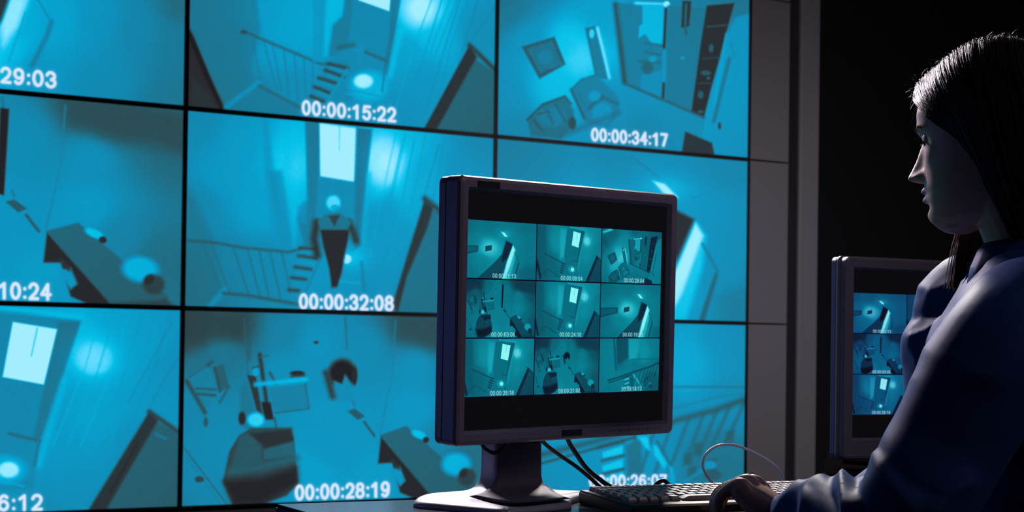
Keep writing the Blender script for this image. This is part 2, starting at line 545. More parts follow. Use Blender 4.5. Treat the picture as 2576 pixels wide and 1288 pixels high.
def feed_bedroom():
    f = Feed(quad(0, 2, 1230, 0, 3.0667))
    f.base([(150, 100, .50), (300, 300, .63), (600, 350, .80), (700, 450, .84), (150, 700, .62), (500, 650, .78), (900, 100, .66), (1300, 700, .58), (1500, 950, .57), (1200, 1000, .54), (1900, 300, .58), (1900, 900, .68), (1850, 1150, .64), (1700, 200, .50), (900, 800, .58), (150, 20, .46), (400, -200, .5), (1900, 20, .48), (250, 1000, .58), (200, -300, .55), (1200, -250, .5)], 110)
    f.line([(120, -260), (420, -300)], 60, .95)
    f.poly([(258, 358), (512, 280), (598, 495), (395, 608)], .36, 8)
    f.poly([(300, 375), (495, 312), (560, 480), (405, 565)], .45, 10)
    f.spot(440, 440, 60, 55, .52, .8)
    f.line([(480, 520), (570, 490)], 18, .5, .8)
    # lamp by the curtain
    f.poly([(748, 215), (832, 198), (945, 610), (830, 600)], .42, 10)
    f.line([(842, 215), (935, 600)], 26, .92)
    f.poly([(770, 240), (825, 230), (905, 600), (840, 590)], .48, 10)
    f.spot(800, 258, 20, 38, .84)
    # wardrobe
    f.poly([(1000, 20), (1378, 40), (1352, 775), (1045, 645)], .49, 10)
    f.line([(982, 30), (1052, 630)], 38, .30)
    f.poly([(1190, 40), (1362, 45), (1352, 340), (1262, 335), (1212, 262), (1160, 295), (1165, 200), (1190, 180)], .74, 8)
    f.poly([(1180, 580), (1340, 540), (1342, 760), (1180, 690)], .57, 12)
    f.line([(1215, 330), (1340, 350)], 18, .42)
    f.line([(1210, 400), (1330, 420)], 16, .40)
    f.line([(1170, 470), (1320, 480)], 22, .40)
    f.spot(1230, 520, 46, 50, .38)
    f.spot(1270, 455, 30, 22, .62)
    f.line([(1140, 22), (1385, 30)], 26, .90)
    f.spot(1378, 32, 24, 26, .97)
    f.line([(1372, 65), (1358, 360)], 20, .14)
    f.line([(1358, 400), (1352, 620)], 18, .62)
    f.line([(1356, 645), (1350, 750)], 20, .17)
    f.poly([(1385, 40), (1690, 60), (1580, 860), (1368, 780)], .47, 10)
    f.poly([(1500, 5), (1568, 5), (1552, 200), (1490, 212)], .20, 8)
    f.line([(1528, 30), (1522, 190)], 12, .45)
    f.line([(1520, 210), (1530, 260)], 18, .34)
    f.spot(1500, 445, 16, 14, .62)
    # bookshelf
    f.poly([(1688, 40), (1900, 22), (1822, 310), (1665, 905), (1568, 865), (1640, 340)], .16, 9)
    f.line([(1690, 205), (1845, 190)], 12, .32)
    f.line([(1655, 450), (1790, 440)], 10, .28)
    f.line([(1620, 640), (1740, 640)], 10, .28)
    for x, y, rx, ry in ((1722, 370, 18, 34), (1680, 560, 40, 18), (1640, 730, 22, 30), (1700, 600, 14, 14), (1640, 860, 24, 12)):
        f.spot(x, y, rx, ry, .40, .8)
    # door
    f.poly([(1868, 225), (1915, 130), (2060, 90), (2060, 1260), (1742, 1185), (1650, 1060), (1722, 690)], .64, 10)
    f.line([(1862, 450), (1800, 700), (1742, 935)], 26, .44)
    f.line([(1840, 260), (1745, 800)], 18, .70)
    f.line([(1870, 320), (1905, 440)], 12, .55)
    f.spot(1786, 970, 13, 30, .28)
    f.line([(1050, 640), (1665, 905)], 20, .36)
    # patterned armchairs
    f.poly([(300, 920), (420, 800), (592, 738), (662, 850), (665, 965), (560, 1070), (330, 1050)], .44, 14)
    f.poly([(636, 685), (720, 610), (835, 575), (1000, 740), (1015, 860), (930, 985), (750, 935)], .50, 14)
    f.line([(300, 925), (420, 805), (592, 742), (640, 800)], 16, .34)
    f.line([(640, 690), (745, 915)], 20, .36)
    f.line([(690, 700), (760, 850)], 12, .46)
    f.line([(640, 690), (720, 612), (830, 578)], 12, .42)
    f.line([(785, 830), (885, 745)], 26, .36)
    f.line([(885, 750), (1000, 800)], 22, .40)
    f.spot(820, 740, 46, 40, .62)
    f.spot(880, 870, 80, 80, .60)
    f.spot(490, 900, 110, 80, .50)
    f.line([(380, 880), (470, 860)], 14, .36)
    f.line([(450, 840), (500, 950)], 14, .38)
    f.line([(520, 800), (600, 940)], 16, .38)
    f.line([(350, 920), (420, 1010)], 16, .36)
    f.line([(560, 1050), (1005, 870)], 40, .40, .7, 30)
    f.spot(650, 950, 30, 50, .3)
    f.poly([(1520, 1012), (1728, 1100), (1755, 1230), (1490, 1200)], .20, 10)
    return f


def feed_stair_close():
    f = Feed(quad(0, 1, 440, 0, 3.0667))
    f.base([(200, 100, .50), (400, 300, .48), (300, 600, .50), (700, 100, .63), (900, 200, .67), (800, 400, .64), (1150, 200, .70), (1500, 200, .56), (1900, 100, .84), (2000, 300, .74), (1900, 600, .62), (1700, 800, .60), (1800, 400, .66), (2350, 250, .60), (900, 700, .57), (600, 750, .48), (1300, 500, .56), (1900, -400, .75), (900, -400, .65)], 120)
    f.poly([(100, -200), (620, -200), (670, 230), (540, 700), (380, 830), (100, 300)], .47, 30, .75)
    f.poly([(640, 0), (1060, 0), (1060, 470), (680, 280)], .66, 30, .5)
    f.poly([(90, 215), (140, 260), (385, 850), (90, 850)], .15, 10)
    f.line([(105, 235), (240, 560), (372, 840)], 34, .04)
    f.poly([(140, 600), (300, 760), (340, 850), (110, 850)], .22, 40, .6)
    f.line([(400, 825), (655, 630)], 34, .62)
    f.poly([(440, 845), (665, 672), (960, 830), (960, 900), (440, 900)], .50, 16)
    f.line([(655, 660), (985, 835)], 24, .40)
    for a, b in (((545, 250), (600, 640)), ((600, 275), (665, 620)), ((690, 315), (790, 690)), ((760, 345), (825, 700)), ((845, 385), (885, 740)), ((925, 415), (955, 770)), ((1000, 450), (1020, 800)), ((1075, 485), (1060, 750))):
        f.line([a, b], 13, .48, .75)
    f.line([(530, 238), (1130, 492), (1330, 495)], 22, .36, .9)
    f.spot(535, 245, 26, 16, .3)
    f.poly([(1068, -100), (1170, -100), (1150, 470), (1070, 480)], .60, 10, .8)
    f.poly([(1185, -100), (1330, -100), (1300, 110), (1205, 210), (1180, 430), (1155, 430)], .74, 24)
    f.poly([(1330, -100), (1420, -100), (1345, 340), (1245, 430), (1195, 430), (1225, 190), (1300, 120)], .48, 16)
    f.poly([(1390, -100), (1750, -100), (1640, 470), (1350, 345)], .54, 10)
    f.poly([(1400, -260), (1690, -260), (1660, 85), (1420, 0)], 1.0, 8)
    f.poly([(1690, -260), (1790, -260), (1645, 590), (1608, 560), (1655, 300)], .45, 10)
    f.poly([(1280, 355), (1640, 470), (1610, 620), (1300, 800), (1060, 760), (1190, 480)], .53, 24, .7)
    f.line([(1270, 365), (1390, 345)], 36, .38)
    f.line([(1475, 400), (1640, 470)], 26, .38)
    f.line([(1430, 350), (1430, 480)], 50, .58, .7)
    for a, b in (((1190, 490), (1335, 525)), ((1165, 540), (1300, 590)), ((1115, 600), (1245, 640)), ((1085, 670), (1190, 712)), ((1055, 742), (1150, 780))):
        f.line([a, b], 28, .26)
        f.line([(a[0] + 20, a[1] + 34), (b[0] + 8, b[1] + 34)], 18, .62, .7)
    f.line([(1335, 530), (1180, 790)], 16, .6)
    f.line([(1745, 240), (1665, 580)], 44, .76, .9, 30)
    f.glow(1910, 50, 170, 170, .16)
    f.spot(1500, 660, 150, 120, .76, .8)
    f.spot(1460, 625, 75, 55, .96)
    f.line([(1320, 720), (1560, 770)], 10, .68)
    f.line([(1300, 680), (1580, 740)], 8, .56, .7)
    f.line([(1630, 480), (1605, 700)], 16, .45, .7)
    for k, (l, a) in enumerate(((.70, .5), (.60, .5), (.64, .5), (.56, .6), (.60, .5), (.54, .6))):
        f.line([(2030 + 70 * k, -120), (1860 + 70 * k + 30 * (k % 2), 330), (1700 + 80 * k, 860)], 12, l, a)
    f.line([(2470, 60), (2300, 300)], 10, .54, .8)
    f.line([(2200, -50), (1960, 560)], 10, .62, .6)
    f.poly([(2325, 450), (2500, 580), (2500, 1060), (2010, 1000)], .40, 12)
    f.poly([(2280, 340), (2335, 440), (2020, 1005), (1925, 995)], .18, 12)
    f.line([(2278, 345), (2500, 560)], 36, .24)
    f.line([(2335, 450), (2200, 700)], 10, .36)
    return f


def feed_stair_man():
    f = Feed(quad(1, 1, 440, 270, 2.3857))
    f.base([(150, 100, .60), (400, 200, .66), (300, 400, .65), (500, 600, .66), (150, 600, .56), (120, 1000, .44), (300, 950, .52), (550, 950, .55), (700, 300, .82), (1280, 300, .86), (1400, 200, .76), (1500, 400, .70), (1200, 800, .64), (1200, 1100, .58), (950, 1000, .62), (1700, 400, .62), (1850, 200, .6), (900, 600, .56), (1800, 900, .45)], 110)
    f.poly([(70, 480), (100, 500), (240, 800), (290, 1100), (210, 1230), (60, 1230)], .45, 40, .7)
    f.poly([(530, 60), (560, 60), (650, 830), (600, 840), (540, 400)], .60, 20, .7)
    f.poly([(560, 380), (650, 380), (720, 830), (640, 840)], .57, 20, .8)
    f.glow(740, 390, 70, 220, .13)
    f.poly([(640, 90), (790, 90), (800, 560), (740, 660), (720, 830), (650, 380)], .78, 30, .7)
    f.poly([(785, 80), (880, 85), (870, 430), (850, 640), (830, 830), (780, 840), (740, 660), (800, 560)], .48, 12)
    f.poly([(740, 600), (800, 550), (790, 700), (740, 680)], .58, 14, .8)
    f.poly([(865, 400), (1090, 430), (1080, 900), (850, 900)], .56, 12)
    f.poly([(870, 92), (1092, 125), (1079, 446), (877, 413)], 1.0, 8)
    f.line([(992, 110), (990, 260)], 7, .86, .9)
    f.poly([(1096, 120), (1188, 130), (1155, 420), (1122, 830), (1080, 860), (1085, 450)], .46, 12)
    f.line([(1170, 400), (1130, 800)], 30, .72, .7)
    f.glow(1275, 320, 110, 150, .20)
    f.spot(1275, 320, 85, 110, .90, .55)
    for k, l in enumerate((.78, .68, .74, .64, .70, .60)):
        f.line([(1330 + 60 * k, 160), (1250 + 62 * k, 520), (1180 + 58 * k, 900)], 12, l, .45)
    f.line([(1590, 220), (1500, 540)], 8, .58, .8)
    f.line([(1440, 200), (1360, 600)], 8, .64, .6)
    f.line([(1380, 160), (1290, 560)], 10, .72, .6)
    f.poly([(1150, 640), (1300, 500), (1440, 800), (1330, 1200), (1140, 1200)], .60, 50, .6)
    f.poly([(880, 860), (1120, 860), (1140, 1230), (790, 1230), (820, 1080)], .60, 20, .8)
    f.glow(1070, 900, 80, 70, .16)
    f.spot(1035, 910, 28, 28, .95)
    f.line([(960, 1040), (1110, 1055)], 14, .70, .7)
    f.line([(1125, 930), (1140, 1100)], 16, .48, .8)
    f.poly([(1500, 600), (1640, 640), (1960, 800), (1960, 1280), (1345, 1225)], .44, 14)
    f.poly([(1505, 543), (1555, 600), (1520, 720), (1400, 1010), (1345, 1225), (1300, 1215), (1400, 880)], .20, 12)
    f.line([(1505, 548), (1620, 640), (1960, 830)], 34, .26)
    # banister
    for a, b in (((170, 815), (290, 1110)), ((225, 820), (330, 1110)), ((355, 845), (455, 1150)), ((440, 855), (520, 1155)), ((510, 860), (570, 1150)), ((575, 870), (640, 1160)), ((645, 870), (700, 1120))):
        f.line([a, b], 12, .43, .8)
    f.line([(85, 800), (250, 812), (400, 840), (685, 868), (760, 850)], 17, .36)
    f.line([(205, 1205), (300, 1095)], 30, .62)
    f.line([(295, 1115), (450, 1130), (760, 1185)], 20, .36)
    for a, b in (((755, 842), (840, 850)), ((745, 890), (850, 905)), ((725, 958), (820, 972)), ((705, 1022), (790, 1032)), ((688, 1095), (745, 1100))):
        f.line([a, b], 22, .28)
        f.line([(a[0] + 14, a[1] + 28), (b[0], b[1] + 28)], 16, .60, .7)
    f.line([(880, 900), (800, 1080), (720, 1180)], 14, .48, .7)
    # the man
    f.poly([(955, 960), (1000, 960), (975, 1085), (940, 1085)], .36, 10)
    f.line([(855, 690), (840, 790), (858, 885)], 44, .17)
    f.line([(1048, 690), (1070, 740), (1092, 800)], 40, .20)
    f.poly([(872, 705), (1050, 705), (1044, 790), (1026, 870), (1006, 990), (978, 1075), (945, 1075), (928, 960), (894, 830)], .13, 10)
    f.poly([(862, 690), (905, 640), (1000, 632), (1062, 690), (1042, 735), (878, 735)], .44, 10)
    f.poly([(925, 650), (995, 645), (962, 715)], .24, 8)
    f.spot(955, 572, 44, 46, .86)
    f.spot(965, 600, 26, 16, .62, .7)
    return f


def feed_stair():
    f = Feed(quad(2, 0, 0, 760, 2.439))
    f.base([(50, 250, .58), (300, 900, .62), (500, 200, .76), (600, 700, .66), (900, 250, .68), (1050, 400, .62), (800, 900, .60), (400, 1150, .60), (100, 600, .54), (-500, 400, .68), (-1200, 400, .50), (-800, 900, .50), (300, 1250, .58), (700, 100, .70)], 150)
    f.poly([(-1400, 0), (-980, 0), (-900, 1288), (-1400, 1288)], .46, 60, .8)
    f.poly([(-420, 60), (-150, 60), (-260, 760), (-420, 800)], .78, 60, .8)
    f.poly([(-150, 60), (500, 105), (240, 870), (-260, 780)], .53, 12)
    f.poly([(360, 120), (500, 112), (245, 870), (205, 840)], .45, 14)
    f.line([(-40, 30), (180, 50), (500, 95)], 34, .78)
    f.poly([(80, 120), (355, 165), (272, 507), (18, 460)], 1.0, 8)
    f.line([(232, 160), (195, 330)], 9, .80)
    f.line([(400, 480), (240, 1000)], 40, .74, .8, 30)
    f.poly([(-200, 780), (245, 860), (200, 1150), (-250, 1150)], .52, 16, .8)
    f.line([(60, 808), (245, 852)], 18, .38)
    f.line([(242, 850), (215, 1000)], 16, .44)
    f.spot(30, 1030, 140, 90, .76, .7)
    f.spot(55, 1030, 66, 50, .95)
    f.line([(-40, 1090), (150, 1130)], 14, .68)
    f.glow(590, 350, 150, 130, .18)
    f.spot(585, 350, 110, 95, .91, .6)
    for k, l in enumerate((.76, .70, .74, .64, .66, .58, .62)):
        f.line([(620 + 85 * k, 70), (520 + 85 * k, 420), (330 + 85 * k, 880)], 12, l, .4)
    f.line([(880, 250), (640, 640)], 10, .68, .6)
    f.line([(1060, 130), (940, 340), (790, 620)], 9, .56, .7)
    f.line([(1090, 350), (930, 620)], 9, .55, .7)
    f.poly([(955, 720), (1130, 830), (1130, 1288), (620, 1288)], .38, 16)
    f.poly([(920, 668), (975, 720), (640, 1300), (530, 1300)], .19, 14)
    f.line([(920, 672), (1130, 820)], 28, .26)
    f.line([(850, 860), (680, 1170)], 10, .10, .6)
    f.line([(960, 810), (1020, 838)], 14, .5)
    # the far left of the picture
    f.line([(-1366, 700), (-1180, 1288)], 60, .1)
    f.line([(-1000, 690), (-340, 890)], 26, .34)
    for k in range(8):
        f.line([(-960 + 80 * k, 710 + 24 * k), (-860 + 62 * k, 1060 + 24 * k)], 12, .44, .8)
    f.line([(-1150, 1250), (-880, 1060), (-460, 1230)], 24, .40)
    for k in range(5):
        f.line([(-330 - 20 * k, 890 + 55 * k), (-210 - 26 * k, 915 + 55 * k)], 28, .28)
    return f


def feed_corridor():
    f = Feed([(247, 423), (577, 450), (570, 740), (239, 727)])
    f.base([(280, 470, .54), (300, 540, .60), (390, 575, .84), (350, 650, .62), (300, 690, .58), (450, 480, .60), (540, 480, .58), (550, 600, .60), (555, 700, .52), (490, 700, .66), (260, 640, .55), (520, 520, .62), (535, 660, .60), (400, 460, .56)], 26)
    f.line([(455, 485), (420, 450)], 3, .5, .6)
    f.poly([(244, 560), (340, 562), (338, 594), (243, 614)], .36, 2)
    f.poly([(247, 566), (332, 568), (330, 589), (246, 604)], .46, 2)
    f.poly([(374, 566), (404, 561), (402, 587), (373, 592)], .34, 2)
    f.poly([(470, 536), (503, 560), (478, 640), (448, 738), (330, 738), (420, 652), (452, 610)], .36, 5)
    f.poly([(474, 540), (502, 558), (480, 625), (452, 650), (452, 610)], .16, 5)
    f.line([(420, 650), (332, 738)], 4, .30)
    f.line([(452, 612), (418, 652)], 4, .28)
    f.poly([(503, 560), (517, 585), (512, 640), (486, 742), (448, 742), (472, 650)], .82, 6)
    f.poly([(503, 562), (513, 585), (482, 690), (462, 735), (454, 735), (474, 650)], .97, 4)
    f.line([(512, 600), (531, 648), (519, 690), (507, 738)], 4, .46, .8)
    f.poly([(528, 650), (532, 655), (512, 738), (504, 738)], .40, 3)
    f.glow(466, 504, 30, 22, .14)
    f.poly([(447, 491), (463, 496), (481, 520), (464, 517)], .98, 3)
    f.line([(577, 480), (500, 520)], 3, .56, .6)
    return f


def feed_banister():
    f = Feed(quad(2, 2))
    f.base([(1800, 850, .63), (1740, 900, .70), (1850, 1000, .58), (1800, 1150, .46), (1450, 1150, .60), (1600, 1150, .62), (1350, 900, .64), (1550, 850, .70), (1450, 950, .46), (1280, 1100, .6), (1850, 900, .62), (1640, 1050, .56)], 50)
    f.poly([(1250, 800), (1420, 800), (1440, 1060), (1300, 1240), (1245, 1240)], .62, 10, .8)
    f.line([(1400, 800), (1425, 1060)], 16, .4)
    f.poly([(1425, 800), (1560, 803), (1560, 960), (1440, 1020)], .40, 10)
    f.poly([(1560, 803), (1680, 806), (1650, 970), (1565, 980)], .74, 20)
    f.poly([(1700, 810), (1770, 812), (1730, 980), (1690, 980)], .70, 30, .5)
    f.line([(1500, 985), (1695, 973), (1880, 974)], 5, .48)
    f.line([(1880, 990), (1800, 1000), (1690, 1030)], 5, .5, .7)
    for a, b in (((1876, 1010), (1824, 1122)), ((1839, 1021), (1787, 1137)), ((1806, 1032), (1761, 1144)), ((1772, 1044), (1728, 1158)), ((1735, 1054), (1684, 1188)), ((1692, 1066), (1650, 1190)), ((1650, 1078), (1610, 1200)), ((1600, 1092), (1590, 1200))):
        f.line([a, b], 9, .40, .85)
    f.line([(1340, 1150), (1500, 1110), (1695, 1060), (1800, 1032), (1880, 1004)], 15, .36)
    f.line([(1350, 1170), (1500, 1128), (1600, 1100)], 7, .33)
    for x, y in ((1735, 1155), (1760, 1130), (1795, 1170), (1840, 1100), (1745, 1190)):
        f.poly([(x - 12, y - 14), (x + 10, y - 18), (x + 8, y + 14), (x - 14, y + 16)], .36, 5, .8)
    f.line([(1506, 1126), (1571, 1110)], 9, .32)
    for y in (1124, 1158, 1190):
        f.poly([(1517, y + 14), (1569, y - 3), (1569, y + 18), (1519, y + 30)], .80, 3)
        f.line([(1516, y + 35), (1572, y + 22)], 7, .34)
    f.poly([(1575, 1120), (1615, 1105), (1620, 1190), (1580, 1200)], .44, 8)
    f.poly([(1605, 1098), (1632, 1098), (1640, 1135), (1628, 1130)], .80, 5)
    f.poly([(1645, 1120), (1655, 1122), (1680, 1165), (1674, 1182), (1648, 1145)], .80, 5)
    f.poly([(1682, 1168), (1694, 1172), (1702, 1212), (1690, 1220)], .70, 5)
    f.line([(1655, 1110), (1690, 1170)], 7, .42)
    f.spot(1790, 1170, 14, 10, .64)
    f.line([(1720, 1215), (1790, 1170)], 8, .60, .8)
    f.spot(1795, 1196, 22, 14, .34, .8)
    return f


FEEDS = dict(corner=feed_corner(), close=feed_stair_close(), bedroom=feed_bedroom(), room_b=feed_room('door'), man=feed_stair_man(),
             corridor=feed_corridor(), stair=feed_stair(), room_a=feed_room('person'), banister=feed_banister())
for _f in FEEDS.values():
    _v, _u = np.mgrid[0:_f.h, 0:_f.w]
    _r = np.hypot(_u / _f.w - .5, (_v / _f.h - .5) * .8) / .64          # these cheap cameras darken towards the corners of their pictures
    _f.L *= 1.045 - .20 * np.clip(_r - .25, 0, 1) ** 1.5
    _f.grain(.007, rng)

WALL = [  # row, column, feed, time code, left and right end of the code in the photograph, its height, label
    (0, 0, 'corner', '00:00:29:03', (-157, 172), (141, 201), 42, 'cut-off wall screen at the top left, showing a pale door edge and code 29:03'),
    (0, 1, 'close', '00:00:15:22', (764, 270), (996, 289), 38, 'wall screen showing an empty staircase with railing, code 00:00:15:22'),
    (0, 2, 'bedroom', '00:00:34:17', (1492, 338), (1680, 352), 34, 'wall screen showing armchairs and a wardrobe in a bedroom, code 00:00:34:17'),
    (1, 0, 'room_b', '00:00:10:24', (-152, 727), (127, 734), 44, 'wall screen showing a desk and a dark door gap, code 10:24'),
    (1, 1, 'man', '00:00:32:08', (757, 758), (990, 763), 40, 'wall screen showing a man climbing stairs, code 00:00:32:08'),
    (1, 2, 'corridor', None, None, None, None, 'wall screen with a lit corridor, partly behind the nearer desk monitor'),
    (2, 0, 'stair', '00:00:16:12', (-203, 1269), (106, 1264), 42, 'wall screen at the lower left showing a bright window, code ending 6:12'),
    (2, 1, 'room_a', '00:00:28:19', (747, 1240), (980, 1231), 40, 'wall screen showing a sofa in an office, code 00:00:28:19'),
    (2, 2, 'banister', '00:00:26:07', (1487, 1211), (1678, 1209), 32, 'wall screen showing stair banisters, code 00:00:26:07 above the keyboard'),
]


def wall_picture(r, c, key, code, p0, p1, h):
    f = FEEDS[key]
    rgb = colour(f.L, RAMP_WALL)
    if code:
        g = Feed(quad(r, c), f.w, f.h)
        A = np.zeros_like(f.L)
        stamp(A, g.X, g.Y, code, p0, p1, h)
        rgb = rgb + (np.array([.86, .91, 1.0]) - rgb) * A[..., None]
    return make_image('feed_%s' % key, rgb)


def monitor_picture(name, ramp, cells, w=960, h=768, top=.118, bottom=.862, right=.978):
    rgb = np.zeros((h, w, 3)) + np.array([.040, .034, .050])
    y0, y1 = int(h * top), int(h * bottom)
    x1 = int(w * right)
    cw, ch = x1 / 3, (y1 - y0) / 3
    rgb[y0:y1, 0:x1] = np.array([.03, .03, .11])
    for k, (key, du, dv, code) in enumerate(cells):
        r, c = divmod(k, 3)
        X0, X1 = int(c * cw) + (2 if c else 0), int((c + 1) * cw) - (2 if c < 2 else 0)
        Y0, Y1 = int(y0 + r * ch) + 2, int(y0 + (r + 1) * ch) - 2
        f = FEEDS[key]
        v, u = np.mgrid[0:Y1 - Y0, 0:X1 - X0]
        u = np.clip((u + .5) / (X1 - X0) + du, 0, .999) * f.w
        v = np.clip((v + .5) / (Y1 - Y0) + dv, 0, .999) * f.h
        L = f.L
        acc = 0
        for a in (-.7, .7):
            for b in (-.7, .7):
                acc = acc + L[np.clip(v + a, 0, f.h - 1).astype(int), np.clip(u + b, 0, f.w - 1).astype(int)]
        cell = colour(acc / 4 * .99, ramp)
        A = np.zeros(cell.shape[:2])
        yy, xx = np.mgrid[0:Y1 - Y0, 0:X1 - X0]
        cx, cy = (X1 - X0) * .54, (Y1 - Y0) * .945
        stamp(A, xx, yy, code, (cx - cw * .165, cy), (cx + cw * .165, cy), 15, .15, .3)
        cell = cell + (np.array([.72, .90, .92]) - cell) * A[..., None] * .85
        rgb[Y0:Y1, X0:X1] = cell
    return make_image(name, rgb)


# ------------------------------------------------------------------ the room
WYAW = .523
WU = Vector((math.cos(WYAW), math.sin(WYAW), 0))        # along the video wall, away from the camera to the right
WN = Vector((math.sin(WYAW), -math.cos(WYAW), 0))       # out of the video wall, into the room
WO = Vector((-1.1183, 5.4445, 0))                       # foot of the joint between the first and second column of screens
TW, TH = 1.21, 1.21 * 9 / 16
Z_TOP, Z_BOT = CAM_Z + .8278 + TH, CAM_Z + .8278 - 2 * TH


def room_slab(name, u0, u1, n0, n1, z0, z1, m):
    bm = bmesh.new()
    add_box(bm, (u0, -n1, z0), (u1, -n0, z1))
    o = bm_obj(name, bm, m)
    o.location = WO
    o.rotation_euler = (0, 0, WYAW)
    o['kind'] = 'structure'
    return o


room_slab('floor', -4.2, 6.2, -.9, 8.2, -.1, 0, M['floor'])
room_slab('ceiling', -4.2, 6.2, -.9, 8.2, 3.3, 3.4, M['ceiling'])
room_slab('wall_back', -4.2, 6.2, -.9, -.8, 0, 3.3, M['black'])
room_slab('wall_left', -4.3, -4.2, -.9, 8.2, 0, 3.3, M['black'])
room_slab('wall_right', 6.2, 6.3, -.9, 8.2, 0, 3.3, M['black'])
room_slab('wall_front', -4.2, 6.2, 8.1, 8.2, 0, 3.3, M['black'])

# ------------------------------------------------------------------ video wall: nine screens on a plinth, with grey cladding at the side
BZ = .0085
for r, c, key, code, p0, p1, h, label in WALL:
    org = WO + WU * (TW * (c - 1)) + Vector((0, 0, Z_TOP - TH * (r + 1)))
    root = empty('wall_screen', org, WYAW, label=label, cat='screen', group='screens of the video wall')
    bm = bmesh.new()
    add_box(bm, (.0005, .012, .0005), (TW - .0005, .11, TH - .0005))
    for lo, hi in (((.0005, 0, .0005), (BZ, .012, TH - .0005)), ((TW - BZ, 0, .0005), (TW - .0005, .012, TH - .0005)),
                   ((BZ, 0, .0005), (TW - BZ, .012, BZ)), ((BZ, 0, TH - BZ), (TW - BZ, .012, TH - .0005))):
        add_box(bm, lo, hi, .0012, 1)
    bm_obj('housing', bm, M['bezel'], root)
    me = bpy.data.meshes.new('display_panel')
    me.from_pydata([(BZ, .006, BZ), (TW - BZ, .006, BZ), (TW - BZ, .006, TH - BZ), (BZ, .006, TH - BZ)], [], [(0, 1, 2, 3)])
    uv = me.uv_layers.new()
    e, g = BZ / TW, BZ / TH
    uv.data.foreach_set('uv', [e, g, 1 - e, g, 1 - e, 1 - g, e, 1 - g])
    link('display_panel', me, screen_mat('picture_' + key, wall_picture(r, c, key, code, p0, p1, h)), root)

plinth = empty('screen_plinth', WO - WU * TW, WYAW, label='dark grey plinth under the bottom row of wall screens', cat='plinth')
box_obj('plinth_panel', (0, .01, 0), (TW * 3, .5, Z_BOT - .012), M['clad'], plinth, .004)
box_obj('shadow_gap', (.02, .03, Z_BOT - .012), (TW * 3 - .02, .45, Z_BOT - .0005), M['gap'], plinth)

clad = empty('cladding_column', WO + WU * (2 * TW), WYAW, label='grey panelled cladding column beside the right edge of the video wall', cat='cladding')
CW = .17 * TW
edges = [0, Z_BOT, Z_BOT + TH, Z_BOT + 2 * TH, Z_TOP, 3.28]
for a, b in zip(edges, edges[1:]):
    box_obj('panel', (.004, 0, a + .003), (CW, .04, b - .003), M['clad'], clad, .002)
box_obj('backing', (.006, .04, 0), (CW + .05, .12, 3.28), M['gap'], clad)
post = empty('grey_post', WO + WU * (2 * TW + .205 * TW), WYAW, label='narrow grey upright post right of the panelled cladding, against the dark', cat='post')
box_obj('post_face', (.0, -.02, 0), (.092 * TW, .05, 3.28), M['clad'], post, .012, 3)
box_obj('post_core', (.006, .05, 0), (.092 * TW - .006, .2, 3.28), M['gap'], post)


# ------------------------------------------------------------------ desk
DO = Vector((-.3, 2.07, .75))
DYAW = math.radians(26.5)
DU = Vector((math.cos(DYAW), math.sin(DYAW), 0))
DV = Vector((math.sin(DYAW), -math.cos(DYAW), 0))
desk = empty('control_desk', (DO.x, DO.y, 0), DYAW, label='dark blue desk under the monitor stand and keyboard', cat='desk')
DL, DD = 1.30, .31
box_obj('desktop', (0, -DD, .722), (DL, 0, .75), M['desk'], desk, .0007, 1)
box_obj('edge_band', (-.0012, -DD - .001, .7245), (DL + .0012, .0012, .7455), M['deskedge'], desk)
box_obj('side_panel', (.02, -DD + .03, 0), (.05, -.02, .722), M['deskedge'], desk, .002)
box_obj('side_panel', (DL - .05, -DD + .03, 0), (DL - .02, -.02, .722), M['deskedge'], desk, .002)
box_obj('modesty_panel', (.05, -.06, .25), (DL - .05, -.04, .722), M['deskedge'], desk, .002)


# ------------------------------------------------------------------ monitors
def rounded_rect(w, h, r, n=5, cx=0, cz=0):
    out = []
    for sx, sz, a0 in ((1, 1, 0), (-1, 1, 90), (-1, -1, 180), (1, -1, 270)):
        for k in range(n + 1):
            a = math.radians(a0 + 90 * k / n)
            out.append((cx + sx * (w / 2 - r) + r * math.cos(a), cz + sz * (h / 2 - r) + r * math.sin(a)))
    return out


SW, SH = .376, .301


